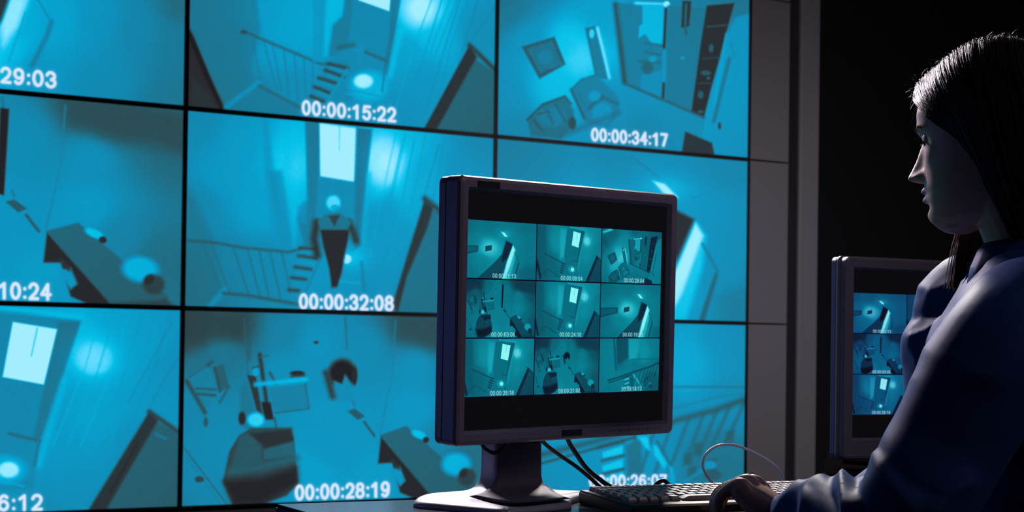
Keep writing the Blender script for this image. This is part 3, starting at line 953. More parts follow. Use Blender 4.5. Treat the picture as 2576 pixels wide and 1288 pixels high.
def monitor_head(root, picture, plastic, bw, bot, depth, round_edges):
    """case, front frame, screen, badges, buttons; origin at the middle of the screen, -y is the front"""
    W, H = SW + 2 * bw, SH + bw + bot
    dz = (bw - bot) / 2
    # front frame: outer rounded lip, face, inner chamfer down to the glass
    n = 5
    secs = ([(W - .003, H - .003, .008, .021), (W + .002, H + .002, .010, .0175), (W + .002, H + .002, .010, .0145), (W - .004, H - .004, .009, .011), (W - .003, H - .003, .009, .002)] if round_edges else [(W, H, .008, .020), (W, H, .008, -.001)]) + [(W - .004, H - .004, .007, -.0045), (W - .012, H - .012, .005, -.006),
            (SW + .009, SH + .009, .003, -.006), (SW, SH, .0015, .0005), (SW, SH, .0015, .004)]
    bm = bmesh.new()
    rings = [[Vector((x, y, z)) for x, z in rounded_rect(w, h, r, n, 0, dz if h > SH + .02 else 0)] for w, h, r, y in secs]
    loft(bm, rings, cap=False)
    bm_obj('front_frame', bm, plastic, root)
    # case behind a seam
    bm = bmesh.new()
    k = .010 if round_edges else .002
    secs = [(W - .004, H - .004, .008, .0205), (W - .001, H - .001, .009, .0225), (W - .001, H - .001, .009, depth - k), (W - 2 * k, H - 2 * k, .012, depth),
            (W * .72, H * .72, .03, depth + .006), (W * .6, H * .6, .03, depth + .028), (W * .5, H * .5, .03, depth + .03)]
    loft(bm, [[Vector((x, y, z)) for x, z in rounded_rect(w, h, r, n, 0, dz)] for w, h, r, y in secs])
    bm_obj('back_case', bm, M['rearcase'] if round_edges else plastic, root)
    me = bpy.data.meshes.new('screen')
    me.from_pydata([(-SW / 2, .001, -SH / 2), (SW / 2, .001, -SH / 2), (SW / 2, .001, SH / 2), (-SW / 2, .001, SH / 2)], [], [(0, 1, 2, 3)])
    uv = me.uv_layers.new()
    uv.data.foreach_set('uv', [0, 0, 1, 0, 1, 1, 0, 1])
    link('screen', me, screen_mat(picture.name, picture), root)
    return W, H


CELLS = [('corridor', .12, .0, '00:00:21:13'), ('stair', -.02, .0, '00:00:08:04'), ('bedroom', 0, -.02, '00:00:28:04'),
         ('room_b', -.02, 0, '00:00:03:06'), ('stair', 0, .0, '00:00:24:16'), ('corridor', 0, 0, '00:00:18:12'),
         ('stair', 0, 0, '00:00:28:18'), ('room_a', 0, 0, '00:00:21:08'), ('banister', 0, 0, '00:00:18:12')]
pic1 = monitor_picture('monitor_picture', RAMP_MON, CELLS)
MC = Vector((.0784, 2.1331, .0587 + CAM_Z))
MYAW, MTILT, MROLL = .7582, -.0289, -.018
mon = empty('desk_monitor', (MC.x, MC.y, .75), MYAW, label='dark square monitor on a silver stand showing nine camera pictures', cat='monitor')
head_m = Matrix.Translation((0, 0, MC.z - .75)) @ Matrix.Rotation(-MTILT, 4, 'X') @ Matrix.Rotation(MROLL, 4, 'Y')


def into(root, names_before, mtx):
    for o in list(root.children):
        if o.name not in names_before:
            o.matrix_local = mtx @ Matrix.LocRotScale(o.location, o.rotation_euler, o.scale)


before = {o.name for o in mon.children}
W1, H1 = monitor_head(mon, pic1, M['plastic'], .0185, .0185, .036, False)
b = box_obj('badge', (-.019, -.0068, -.0042), (.019, -.0055, .0042), M['dark'], mon, .0004, 1)
b.location = (-W1 / 2 + .048, 0, H1 / 2 - .0100)
b = box_obj('badge', (-.019, -.0068, -.0042), (.019, -.0055, .0042), M['dark'], mon, .0004, 1)
b.location = (.0, 0, -H1 / 2 + .0090)
for k in range(5):
    b = box_obj('button', (-.007, -.0072, -.0016), (.007, -.0055, .0016), M['plastic'], mon, .0005, 1)
    b.location = (W1 / 2 - .125 + .0185 * k, 0, -H1 / 2 + .0075)
bm = bmesh.new()
bmesh.ops.create_uvsphere(bm, u_segments=10, v_segments=6, radius=.0016)
b = bm_obj('power_light', bm, M['led'], mon, True)
b.location = (W1 / 2 - .022, -.006, -H1 / 2 + .0080)
bm = bmesh.new()
add_box(bm, (-.055, .060, -.16), (.055, .074, -.02), .004)
bm_obj('mount_plate', bm, M['dark'], mon)
into(mon, before, head_m)

# stand in world coordinates: dished base plate, flared neck, dark inlay on the neck's front
foot = [(-.116, 2.035), (-.062, 1.994), (-.018, 1.960), (-.006, 1.956), (.006, 1.963), (.070, 2.036), (.079, 2.062), (.080, 2.105), (.092, 2.150), (.115, 2.195), (.105, 2.228), (.050, 2.245), (-.020, 2.225), (-.085, 2.190), (-.118, 2.140), (-.124, 2.060)]
cxy = Vector((.025, 2.125))


def shrink(pts, k, z, c=cxy):
    return [Vector((c.x + (x - c.x) * k, c.y + (y - c.y) * k, z)) for x, y in pts]


bm = bmesh.new()
ring_path = [smooth_path([Vector((x, y, 0)) for x, y in foot] + [Vector((*foot[0], 0))], 71)[:-1]]
fp = [(p.x, p.y) for p in ring_path[0]]
nk = Vector((-.0035, 2.167))
hu, hv = Vector((math.cos(MYAW), math.sin(MYAW))), Vector((-math.sin(MYAW), math.cos(MYAW)))


def neck_ring(w, d, z, off=0.0, n=70, p=5.0):
    """super-ellipse across the neck whose points follow the directions of the foot outline"""
    out = []
    for x, y in fp:
        q = Vector((x, y)) - cxy
        a, b_ = q.dot(hu) / .13, q.dot(hv) / .11
        L = (abs(a) ** p + abs(b_) ** p) ** (1 / p) or 1
        c = nk + hu * (a / L * w) + hv * (b_ / L * d + off)
        out.append(Vector((c.x, c.y, z)))
    return out


def blend(A, B, t, z):
    return [Vector((a.x + (b_.x - a.x) * t, a.y + (b_.y - a.y) * t, z)) for a, b_ in zip(A, B)]


top_r = neck_ring(.037, .020, 0)
rim = shrink(fp, .95, 0)
rings = [shrink(fp, 1.0, .7502), shrink(fp, 1.0, .7535), shrink(fp, .985, .7570), shrink(fp, .95, .7590)]
for t, z in ((.30, .7605), (.60, .7625), (.80, .7655), (.90, .7695), (.955, .7755), (.985, .7835), (1.0, .795)):
    rings.append(blend(rim, top_r, t, z))
rings.append([Vector((p.x, p.y, .90)) for p in top_r])
loft(bm, rings)
bm_obj('stand', bm, M['silver'], mon, True, world_space=True)
# dark front of the neck: upright at the top, sweeping out over the base plate at the bottom


def on_plane(x, y, z):
    d = CAM_R * ((x - 1288) / F_PX) + CAM_U * ((PPY - y) / F_PX) + _fwd
    return Vector((0, 0, CAM_Z)) + d * ((z - CAM_Z) / d.z)


NC = 21
bot = smooth_path([on_plane(x, y, .7635) for x, y in ((1186, 1247), (1215, 1254), (1250, 1261), (1290, 1266), (1335, 1265), (1385, 1260), (1436, 1254))], NC)
rows = []
for y, xl, xr, dy in ((1060, 1252, 1362, 0), (1196, 1252, 1362, 0), (1208, 1250, 1364, -.002), (1217, 1246, 1369, -.006), (1225, 1239, 1381, -.012)):
    rows.append([at(xl + (xr - xl) * k / (NC - 1), y, 2.124 + .047 * k / (NC - 1) + dy) for k in range(NC)])
for t, yl, yr in ((.35, 1230, 1230), (.70, 1239, 1236)):
    row = []
    for k in range(NC):
        s = k / (NC - 1)
        p = rows[4][k].lerp(bot[k], t)
        p.z -= .0035 * math.sin(math.pi * t) * (1 - .3 * abs(2 * s - 1))
        row.append(p)
    rows.append(row)
rows.append(bot)
back = [[p + Vector((-.0035, .0085, -.0015 if i > 3 else 0)) for p in r] for i, r in enumerate(rows)]
bm = bmesh.new()
loft(bm, [f + list(reversed(b_)) for f, b_ in zip(rows, back)])
bm_obj('stand_front', bm, M['standfront'], mon, True, world_space=True)

# second monitor, on its own desk further back
m2 = at(2146, 890, 2.87)
YAW2 = .4625
u2 = Vector((math.cos(YAW2), math.sin(YAW2), 0))
C2 = m2 + u2 * (SW / 2)
mon2 = empty('desk_monitor', (C2.x, C2.y, .75), YAW2, label='silver-edged monitor partly hidden by the seated woman', cat='monitor')
CELLS2 = [CELLS[0], CELLS[1], CELLS[2], CELLS[3], CELLS[4], CELLS[5], CELLS[6], CELLS[7], CELLS[8]]
pic2 = monitor_picture('rear_monitor_picture', RAMP_SIDE, CELLS2, top=.135, bottom=.865)
before = {o.name for o in mon2.children}
monitor_head(mon2, pic2, M['plastic2'], .024, .038, .044, True)
b = box_obj('badge', (-.016, -.0068, -.005), (.016, -.0055, .005), M['dark'], mon2, .0004, 1)
b.location = (.015, 0, SH / 2 + .0135)
bm = bmesh.new()
add_box(bm, (-.05, .060, -.155), (.05, .076, -.03), .004)
bm_obj('mount_plate', bm, M['dark'], mon2)
into(mon2, before, Matrix.Translation((0, 0, C2.z - .75)))
bm = bmesh.new()
loft(bm, [[Vector((x * k, .08 + y * k2, z)) for x, y in rounded_rect(.2, .17, .04, 5)] for k, k2, z in ((1, 1, .0005), (1, 1, .008), (.9, .85, .014), (.45, .3, .022), (.42, .22, .05), (.42, .2, .12))])
bm_obj('stand', bm, M['reardesk'], mon2, True)
d2 = empty('rear_desk', (C2.x, C2.y, 0), -.21, label='dark desk carrying the silver-edged monitor behind the woman', cat='desk')
box_obj('desktop', (-.198, -.25, .722), (1.2, .5, .7495), M['reardesk'], d2, .003)
box_obj('side_panel', (-.18, -.22, 0), (-.15, .47, .722), M['reardesk'], d2, .002)
box_obj('side_panel', (1.15, -.10, 0), (1.18, .47, .722), M['reardesk'], d2, .002)

# ------------------------------------------------------------------ keyboard
KYAW = math.radians(26)
KO = Vector((.09, 2.12, .7503))
KL, KD = .36, .142
kb = empty('keyboard', KO, KYAW, label='black keyboard with rows of pale-lit keys under the hand', cat='keyboard')
bm = bmesh.new()
prof = [(-KD, .0), (-KD, .008), (-KD + .004, .0105), (-.004, .0185), (0, .017), (0, 0)]
loft(bm, [[Vector((x, y, z)) for y, z in prof] for x in (0, KL)])
bmesh.ops.bevel(bm, geom=[e for e in bm.edges if abs((e.verts[0].co - e.verts[1].co).x) < 1e-6], offset=.0025, segments=2, affect='EDGES')
bm_obj('case', bm, M['kbcase'], kb)


def key_mesh(w, d):
    bm = bmesh.new()
    rings = []
    for k, z in ((1, 0), (.97, .003), (.78, .0060), (.74, .0062), (.3, .0057)):
        rings.append([Vector((x * k, y * k, z)) for x, y in rounded_rect(w, d, .0016, 2)])
    loft(bm, rings)
    me = bpy.data.meshes.new('key')
    bmesh.ops.recalc_face_normals(bm, faces=bm.faces)
    bm.to_mesh(me)
    bm.free()
    me.materials.append(M['key'])
    return me


k1, kspace = key_mesh(.0143, .0152), key_mesh(.094, .0152)
slope = math.atan2(.008, KD - .008)
pitch = .0160
for r in range(6):
    y = -.014 - r * .0176 - (.004 if r else 0)
    z = .0182 + (y + .004) * math.tan(slope)
    x = .017 + (.004, 0, .004, .007, .010, 0)[r] * .5
    col = 0
    while x < KL - .012:
        if r == 5 and col == 5:
            ob = link('key', kspace, None, kb)
            ob.location = (x + pitch * 2.5, y, z)
            x += pitch * 6
        else:
            ob = link('key', k1, None, kb)
            ob.location = (x, y, z)
            x += pitch
        ob.rotation_euler = (slope, 0, 0)
        col += 1

# ------------------------------------------------------------------ cables
def cable(name, pts, r, m, label, n=40):
    bm = bmesh.new()
    add_tube(bm, pts, r, 10, n)
    o = bm_obj(name, bm, m, None, True)
    return tag(o, label, 'cable')


cable('cable', [at(1330, 1060, 2.27), at(1366, 1111, 2.26), at(1410, 1146, 2.26), at(1452, 1175, 2.27), at(1488, 1205, 2.27), at(1516, 1230, 2.28), (.150, 2.268, .7535), (.235, 2.325, .7535)], .0030, M['cable'],
      'black cable slanting from the stand neck down to the desk, left of its pair')
cable('cable', [at(1418, 1060, 2.27), at(1430, 1108, 2.245), at(1452, 1145, 2.245), at(1474, 1176, 2.25), at(1505, 1203, 2.25), at(1550, 1229, 2.25), (.205, 2.252, .7540), (.265, 2.275, .7538)], .0034, M['cable'],
      'thicker black cable dropping from under the monitor edge to the desk')
cable('cable', [at(1800, 1226, 2.33), at(1781, 1200, 2.33), at(1768, 1172, 2.33), at(1776, 1142, 2.33), at(1806, 1121, 2.34), at(1850, 1120, 2.35), at(1898, 1140, 2.36), at(1938, 1163, 2.37), at(1962, 1186, 2.38), at(1971, 1215, 2.39), at(1975, 1236, 2.40)], .0019, M['greycable'],
      'thin pale grey cable arching up behind the keyboard', 60)
bm = bmesh.new()
add_tube(bm, [at(1290, 1085, 2.10), at(1276, 1110, 2.10), at(1258, 1132, 2.10), at(1240, 1139, 2.10), at(1220, 1128, 2.10), at(1207, 1104, 2.11), at(1204, 1075, 2.13), at(1215, 1060, 2.17)], .0026, 10, 40)
bm_obj('cable_loop', bm, M['cable'], mon, True, world_space=True)
cable('cable', [at(1640, 1236, 2.24), at(1652, 1217, 2.24), at(1667, 1209, 2.24), at(1679, 1216, 2.24), at(1692, 1236, 2.24)], .0030, M['cable'],
      'tiny black cable hump rising behind the keyboard middle')


# ------------------------------------------------------------------ the seated woman
def skin_material():
    m = mat('skin', (.54, .32, .26), .42, noise=.05, nscale=30, bump=.05, bscale=600)
    b = m.node_tree.nodes['Principled BSDF']
    b.inputs['Subsurface Weight'].default_value = .12
    b.inputs['Subsurface Radius'].default_value = (.012, .005, .003)
    b.inputs['Subsurface Scale'].default_value = .6
    return m


M['skin'] = skin_material()
M['lip'] = mat('lips', (.36, .13, .14), .3, noise=.05)
M['hair'] = mat('dark_hair', (.009, .0075, .0075), .5, spec=.07, noise=.2, nscale=120)
M['jacket'] = mat('blue_jacket', (.018, .052, .18), .52, spec=.05, noise=.06, nscale=30, bump=.1, bscale=1500, sheen=.07)
M['jacket'].node_tree.nodes['Principled BSDF'].inputs['Specular Tint'].default_value = (.42, .62, 1, 1)
M['jacket'].node_tree.nodes['Principled BSDF'].inputs['Sheen Tint'].default_value = (.35, .55, 1, 1)
M['strand'] = mat('loose_hair', (.036, .031, .031), .4, spec=.24)
M['brown_strand'] = mat('brown_hair_lock', (.085, .034, .028), .6, spec=.15)
M['shirt'] = mat('dark_shirt', (.012, .010, .010), .8)
M['trousers'] = mat('dark_trousers', (.012, .012, .018), .8)
M['brow'] = mat('brow_hair', (.03, .02, .018), .6)
M['eye_white'] = mat('eye_white', (.62, .60, .60), .15)
M['shoe'] = mat('black_shoe', (.01, .01, .01), .35)

HYAW, HPITCH, HS = math.radians(31), math.radians(6), .91
_hf = Vector((-math.cos(HYAW) * math.cos(HPITCH), math.sin(HYAW) * math.cos(HPITCH), -math.sin(HPITCH)))
_hl = Vector((-math.sin(HYAW), -math.cos(HYAW), 0))
_hu = _hf.cross(_hl)
HO = at(2284, 449, 2.03) - (_hf * .1185 - _hu * .041) * HS


def hp(a, l, b):
    """head frame: a forward, l to her left (towards the camera), b up"""
    return HO + (_hf * a + _hl * l + _hu * b) * HS


SHAPE = [  # height, front, back, half width
    (-.128, .058, .040, .012), (-.124, .072, .030, .024), (-.117, .082, .012, .034), (-.107, .0875, -.008, .043), (-.095, .0885, -.028, .050), (-.08, .0895, -.045, .0575),
    (-.06, .0905, -.058, .063), (-.04, .0895, -.070, .067), (-.02, .0885, -.080, .070), (0, .0905, -.090, .0725), (.02, .0955, -.096, .0745), (.04, .0950, -.099, .0755),
    (.06, .0890, -.098, .074), (.08, .0765, -.092, .068), (.10, .054, -.078, .056), (.113, .030, -.060, .040), (.120, .008, -.040, .022), (.123, -.005, -.025, .008)]
_sb = np.array([s[0] for s in SHAPE])


def shp(b, k):
    return float(np.interp(b, _sb, [s[k] for s in SHAPE]))


def g(x, s):
    return math.exp(-(x / s) ** 2)


def face_relief(l, b):
    d = 0.0
    al = abs(l)
    # nose
    if -.060 < b < .014:
        if b > -.041:
            h = .0015 + .0275 * max(0, (.010 - b) / .051) ** 1.15
        else:
            h = .029 * max(0, 1 - ((-.041 - b) / .0120) ** 2)
        sw = .0060 + .0058 * min(1, max(0, (.0 - b) / .041))
        d += h * g(l, sw)
    d += .0076 * g(al - .0130, .0060) * g(b + .0435, .0072)
    # eyes and brows
    d -= .0100 * g(al - .030, .0155) * g(b - .005, .0105)
    d += .0060 * g(al - .031, .0110) * g(b - .003, .0088)
    d += .0042 * g(al - .026, .018) * g(b - .0165, .0075)
    d -= .0025 * g(l, .008) * g(b - .008, .008)
    # mouth and chin
    d += .0052 * g(l, .024) * g(b + .069, .019)
    d += .0062 * g(al - .006, .013) * g(b + .0632, .0040)
    d += .0068 * g(l, .0155) * g(b + .0762, .0046)
    d -= .0042 * g(l, .019) * g(b + .0696, .0020)
    d -= .0045 * g(l, .016) * g(b + .0865, .0050)
    d += .0066 * g(l, .0170) * g(b + .0990, .0105)
    d -= .0018 * g(l, .0028) * g(b + .057, .005)
    d += .0040 * g(al - .047, .016) * g(b + .022, .013)
    return d


def head_rings():
    bs = list(np.linspace(-.128, -.112, 9)) + list(np.linspace(-.110, .030, 86)) + list(np.linspace(.033, .123, 34))
    rings = []
    N = 128
    for b in bs:
        f, k, w = shp(b, 1), shp(b, 2), shp(b, 3)
        mid = (f + k) / 2 if f - k < .06 else (f + k) / 2 * .4
        ring = []
        for i in range(N):
            t = 2 * math.pi * (i / N)
            t = t - .45 * math.sin(t)                       # denser at the front
            c, s = math.cos(t), math.sin(t)
            n = 2.25 if c > 0 else 2.1
            r = (abs(c) ** n + abs(s) ** n) ** (-1 / n)
            a = mid + (f - mid) * c * r if c > 0 else mid + (mid - k) * c * r
            l = w * s * r
            if c > 0:
                a += face_relief(l, b) * min(1, c * r * 2.2)
            ring.append(hp(a, l, b))
        rings.append(ring)
    return rings


_bF = Vector((-.975, .22, 0)).normalized()
_bL = Vector((0, 0, 1)).cross(_bF)
SL = at(2608, 775, 1.80)
SR = SL - _bL * .335 + Vector((-.015, 0, .004))
CH = (SL + SR) / 2
NB = CH - _bF * .022 + Vector((0, 0, .062))
HIP = CH - _bF * .075
HIP.z = .50
EL, WL = at(2262, 1330, 1.73), at(1990, 1308, 1.965)
ER, WR = at(2440, 1150, 2.05), at(2140, 1290, 2.14)


def ell_ring(c, u, v, ru, rv, n=24, p=2.0):
    out = []
    for k in range(n):
        t = 2 * math.pi * k / n
        cs, sn = math.cos(t), math.sin(t)
        r = (abs(cs) ** p + abs(sn) ** p) ** (-1 / p)
        out.append(c + u * (ru * cs * r) + v * (rv * sn * r))
    return out


def add_limb(bm, pts, radii, seg=20, n=24, wob=None):
    path = smooth_path(pts, n)
    fr = frames(path)
    rings = []
    for i, (p, (t, a, b)) in enumerate(zip(path, fr)):
        s = i / (n - 1)
        r = float(np.interp(s, np.linspace(0, 1, len(radii)), radii))
        ring = []
        for k in range(seg):
            th = 2 * math.pi * k / seg
            rr = r * (1 + (wob(s, th) if wob else 0))
            ring.append(p + a * (rr * math.cos(th)) + b * (rr * math.sin(th)))
        rings.append(ring)
    loft(bm, rings)
    # rounded ends
    for p, r in ((path[0], radii[0]), (path[-1], radii[-1])):
        m = Matrix.Translation(p)
        bmesh.ops.create_icosphere(bm, subdivisions=3, radius=r * .98, matrix=m)


def add_hand(bm, W, K, across, curl, thumb_side=1.0, dirs=None):
    """W wrist, K middle of the knuckle row, across: unit vector from little finger to index finger"""
    f = (K - W).normalized()
    across = (across - f * across.dot(f)).normalized()
    up = across.cross(f) * thumb_side
    if up.z < 0:
        up = -up
    rings = []
    for s, hw, ht in ((-.15, .022, .020), (.0, .025, .0215), (.25, .031, .0225), (.6, .038, .0200), (.9, .041, .0165), (1.02, .039, .0120), (1.08, .030, .006)):
        c = W.lerp(K, s) - up * .009
        rings.append(ell_ring(c, across, up, hw, ht, 20, 2.6))
    loft(bm, rings)
    fl = [(.032, .020, .017, .0072), (.040, .025, .020, .0080), (.044, .028, .021, .0084), (.040, .025, .020, .0082)]
    down = -up * .35 + Vector((0, 0, -1)) * .65
    for q in range(4):
        off = (q - 1.5) / 1.5
        base = K + across * (off * .031) + up * (.002 - .004 * off * off) - f * (.003 * off * off)
        l1, l2, l3, r = fl[q]
        c = curl[q] if curl else .5
        spread = across * (off * .10)
        d1 = (f + spread + up * (.22 - c * .6)).normalized()
        d2 = (f * (1 - c) * 1.1 + spread * .5 + down * (.30 + c)).normalized()
        d3 = (f * (.55 - c) + down * (.6 + c)).normalized()
        if dirs:
            d1, d2, d3 = dirs[q]
        p = [base - f * .02 - up * .003, base, base + d1 * l1]
        p.append(p[-1] + d2 * l2)
        p.append(p[-1] + d3 * l3)
        add_limb(bm, p, [r * 1.05, r * 1.12, r, r * .92, r * .74], 12, 26)
    tb = W.lerp(K, .22) + across * .024 - up * .006
    p = [tb, tb + (f * .55 + across * .75 - up * .15).normalized() * .034]
    p.append(p[-1] + (f * .95 + across * .15 - up * .35).normalized() * .030)
    p.append(p[-1] + (f * .95 - across * .12 - up * .45).normalized() * .024)
    add_limb(bm, p, [.0125, .0105, .0090, .0066], 12, 20)


def voxel(o, size, smooth_it=4, fac=.5, keep=True):
    """one continuous skin over the joined pieces of a mesh"""
    r = o.modifiers.new('r', 'REMESH')
    r.mode = 'VOXEL'
    r.voxel_size = size
    s = o.modifiers.new('s', 'SMOOTH')
    s.factor = fac
    s.iterations = smooth_it
    dg = bpy.context.evaluated_depsgraph_get()
    dg.update()
    me = bpy.data.meshes.new_from_object(o.evaluated_get(dg))
    o.modifiers.clear()
    old = o.data
    o.data = me
    me.name = o.name
    bpy.data.meshes.remove(old)
    me.polygons.foreach_set('use_smooth', [True] * len(me.polygons))
    return me


woman = empty('person', (HIP.x, HIP.y, 0), 0, label='seated dark-haired woman in a blue jacket, seen in profile, hand on the keyboard', cat='person')

bm = bmesh.new()
loft(bm, head_rings())
for sgn in (1, -1):
    e = bmesh.ops.create_icosphere(bm, subdivisions=3, radius=1)
    for v in e['verts']:
        c = v.co.copy()
        v.co = hp(-.010 + c.x * .016 - c.z * .004, sgn * (.072 + c.y * .008 + c.x * -.004), -.012 + c.z * .029)
add_limb(bm, [NB - Vector((0, 0, .06)), NB, hp(-.020, 0, -.085), hp(-.018, 0, -.03)], [.062, .053, .050, .052], 24, 20)
# trunk under the clothes
rings = []
for z, d, w, fo in ((.44, .09, .13, -.075), (.52, .105, .155, -.075), (.66, .090, .120, -.066), (.80, .095, .125, -.040), (.92, .095, .140, -.012), (1.0, .075, .135, .0), (1.04, .055, .09, -.012), (1.075, .04, .05, -.02)):
    c = CH + _bF * fo
    c.z = z
    rings.append(ell_ring(c, _bF, _bL, d, w, 28, 2.2))
loft(bm, rings)
add_limb(bm, [SL - _bL * .02, SL.lerp(EL, .5) - Vector((0, 0, .0)), EL, EL.lerp(WL, .5), WL], [.046, .042, .036, .034, .022], 16, 40)
add_limb(bm, [SR + _bL * .02, at(2420, 900, 2.12), ER, ER.lerp(WR, .5), WR], [.046, .042, .036, .034, .022], 16, 40)
KLm = at(1884, 1212, 1.998)
V3 = lambda x, y, z: Vector((x, y, z)).normalized()
add_hand(bm, WL, KLm, Vector((.22, .95, .12)), None, 1.0,
         [(V3(-.70, .28, -.55), V3(.02, .12, -.98), V3(.62, .02, -.75)), (V3(-.74, .32, -.46), V3(-.06, .15, -.97), V3(.50, .05, -.85)),
          (V3(-.78, .30, -.30), V3(-.20, .20, -.93), V3(.25, .10, -.95)), (V3(-.72, .42, -.16), V3(-.45, .30, -.80), V3(-.05, .15, -.95))])
add_hand(bm, WR, WR + Vector((-.06, .055, -.012)), Vector((-.6, -.75, .1)), [.5, .5, .5, .5])
for sgn in (1, -1):
    h0 = HIP + _bL * (sgn * .085) - Vector((0, 0, .01))
    kn = h0 + _bF * .40 + _bL * (sgn * .02) + Vector((0, 0, -.005))
    an = kn - _bF * .06
    an.z = .10
    add_limb(bm, [h0, h0.lerp(kn, .5), kn - _bF * .02, kn + Vector((0, 0, -.05)), kn.lerp(an, .5), an], [.080, .072, .055, .052, .05, .035], 16, 40)
    add_limb(bm, [an, an + Vector((0, 0, -.06)) + _bF * .03, an + Vector((0, 0, -.075)) + _bF * .15], [.032, .034, .022], 12, 16)
body = bm_obj('body', bm, [M['skin'], M['lip']], woman, True, True)
voxel(body, .0021, 3, .4)
_Hinv = Matrix((_hf, _hl, _hu))
me = body.data
co = np.empty(len(me.vertices) * 3)
me.vertices.foreach_get('co', co)
co = co.reshape(-1, 3)
loc = (co - np.array(HO)) @ np.array(_Hinv).T / HS
pc = np.empty(len(me.polygons) * 3)
me.polygons.foreach_get('center', pc)
pl = (pc.reshape(-1, 3) - np.array(HO)) @ np.array(_Hinv).T / HS
lipmask = (pl[:, 0] > .078) & (((np.abs(pl[:, 1]) / .023) ** 2 + ((pl[:, 2] + .0698) / .0104) ** 2) < 1)
me.polygons.foreach_set('material_index', lipmask.astype(np.int32))

# eyes, lids, lashes, brows
for sgn in (1, -1):
    c0 = (.0712, sgn * .031, .0040)
    bm = bmesh.new()
    bmesh.ops.create_uvsphere(bm, u_segments=20, v_segments=14, radius=.0116)
    for v in bm.verts:
        v.co = hp(c0[0] + v.co.x, c0[1] + v.co.y, c0[2] + v.co.z)
    eye = bm_obj('eye', bm, M['eye_white'], woman, True, True)
    bm = bmesh.new()
    bmesh.ops.create_circle(bm, cap_ends=True, segments=16, radius=.0050)
    for v in bm.verts:
        x, y = v.co.x, v.co.y
        v.co = hp(c0[0] + .0108, c0[1] + x, c0[2] - .0052 + y)
    bm_obj('iris', bm, M['brow'], eye, False, False)
    # upper lid: part of a slightly larger ball, lowered over the eye
    bm = bmesh.new()
    R, rows = .0127, []
    for i in range(9):
        el = math.radians(85 - i * (85 + 18) / 8)
        rows.append([hp(c0[0] + R * math.cos(el) * math.cos(az), c0[1] + R * math.cos(el) * math.sin(az) * 1.1, c0[2] + R * math.sin(el)) for az in np.radians(np.linspace(-80, 80, 17))])
    loft(bm, rows, cap=False, closed=False)
    bm_obj('eyelid', bm, M['skin'], woman, True, True)
    bm = bmesh.new()
    for k in range(22):
        az = math.radians(-60 + 120 * k / 21)
        el = math.radians(-18)
        p = [hp(c0[0] + (R + q) * math.cos(el) * math.cos(az), c0[1] + (R + q) * math.cos(el) * math.sin(az) * 1.1, c0[2] + R * math.sin(el) - z) for q, z in ((0, 0), (.003, .0022), (.0062, .0030))]
        add_tube(bm, p, lambda s: .0004 * (1 - .8 * s), 4)
    bm_obj('eyelashes', bm, M['brow'], woman, False, True)
    bm = bmesh.new()
    for k in range(60):
        s = k / 59
        l = .012 + .036 * s
        b = .0150 + .0050 * math.sin(s * 2.6) + random.uniform(-.0018, .0018)
        a = shp(b, 1) * (1 - (l / shp(b, 3)) ** 2.25) ** (1 / 2.25) + face_relief(l, b) + .0004
        p = [hp(a, sgn * l, b), hp(a + .0006, sgn * (l + .004), b + .0012), hp(a - .0006, sgn * (l + .009), b + .0012)]
        add_tube(bm, p, .00035, 3)
    bm_obj('eyebrow', bm, M['brow'], woman, False, True)

# ------------------------------------------------------------------ hair: parted in the middle, falling past the jaw
GUIDE_L = [
    [(.100, .002, .071), (.0945, .018, .061), (.082, .038, .046), (.066, .056, .026), (.032, .0745, -.004), (.006, .080, -.036), (-.006, .079, -.076), (-.022, .075, -.122), (-.045, .075, -.20)],
    [(.090, .002, .090), (.081, .026, .074), (.070, .052, .054), (.050, .0735, .022), (.022, .083, -.012), (.000, .084, -.050), (-.012, .081, -.09), (-.030, .077, -.14), (-.055, .076, -.22)],
    [(.045, .002, .117), (.042, .036, .106), (.030, .070, .072), (.012, .0850, .022), (.0, .086, -.03), (-.015, .084, -.08), (-.03, .080, -.14), (-.05, .076, -.20), (-.07, .074, -.26)],
    [(.0, .002, .132), (-.003, .040, .120), (-.012, .074, .082), (-.022, .0865, .03), (-.03, .087, -.03), (-.04, .084, -.09), (-.055, .076, -.15), (-.07, .07, -.21), (-.085, .068, -.27)],
    [(-.045, .002, .126), (-.050, .036, .112), (-.058, .064, .075), (-.068, .0740, .03), (-.07, .074, -.03), (-.075, .070, -.09), (-.082, .062, -.15), (-.09, .056, -.21), (-.10, .055, -.27)],
    [(-.085, .002, .095), (-.092, .024, .080), (-.103, .040, .05), (-.110, .046, .01), (-.110, .046, -.04), (-.105, .042, -.10), (-.105, .036, -.16), (-.11, .03, -.22), (-.115, .03, -.27)],
    [(-.105, -.002, .06), (-.112, -.003, .04), (-.119, -.004, .015), (-.121, -.004, -.02), (-.119, -.004, -.06), (-.115, -.004, -.11), (-.114, -.004, -.17), (-.117, -.004, -.22), (-.122, -.004, -.27)]]
GUIDE_R = [[(a, -l, b) for a, l, b in r] for r in GUIDE_L]
GUIDE_R[0] = [(.100, -.002, .071), (.0945, -.018, .061), (.082, -.038, .046), (.066, -.056, .026), (.050, -.0735, -.01), (.050, -.075, -.050), (.060, -.068, -.09), (.074, -.056, -.14), (.084, -.048, -.195)]
GUIDE_R[1] = [(.090, -.002, .090), (.081, -.026, .074), (.070, -.052, .054), (.050, -.0735, .022), (.034, -.082, -.012), (.032, -.081, -.055), (.040, -.073, -.10), (.054, -.062, -.15), (.062, -.056, -.205)]
GUIDE_R[2][4:] = [(.008, -.086, -.03), (.006, -.084, -.08), (.008, -.076, -.13), (.012, -.070, -.175), (.014, -.066, -.22)]


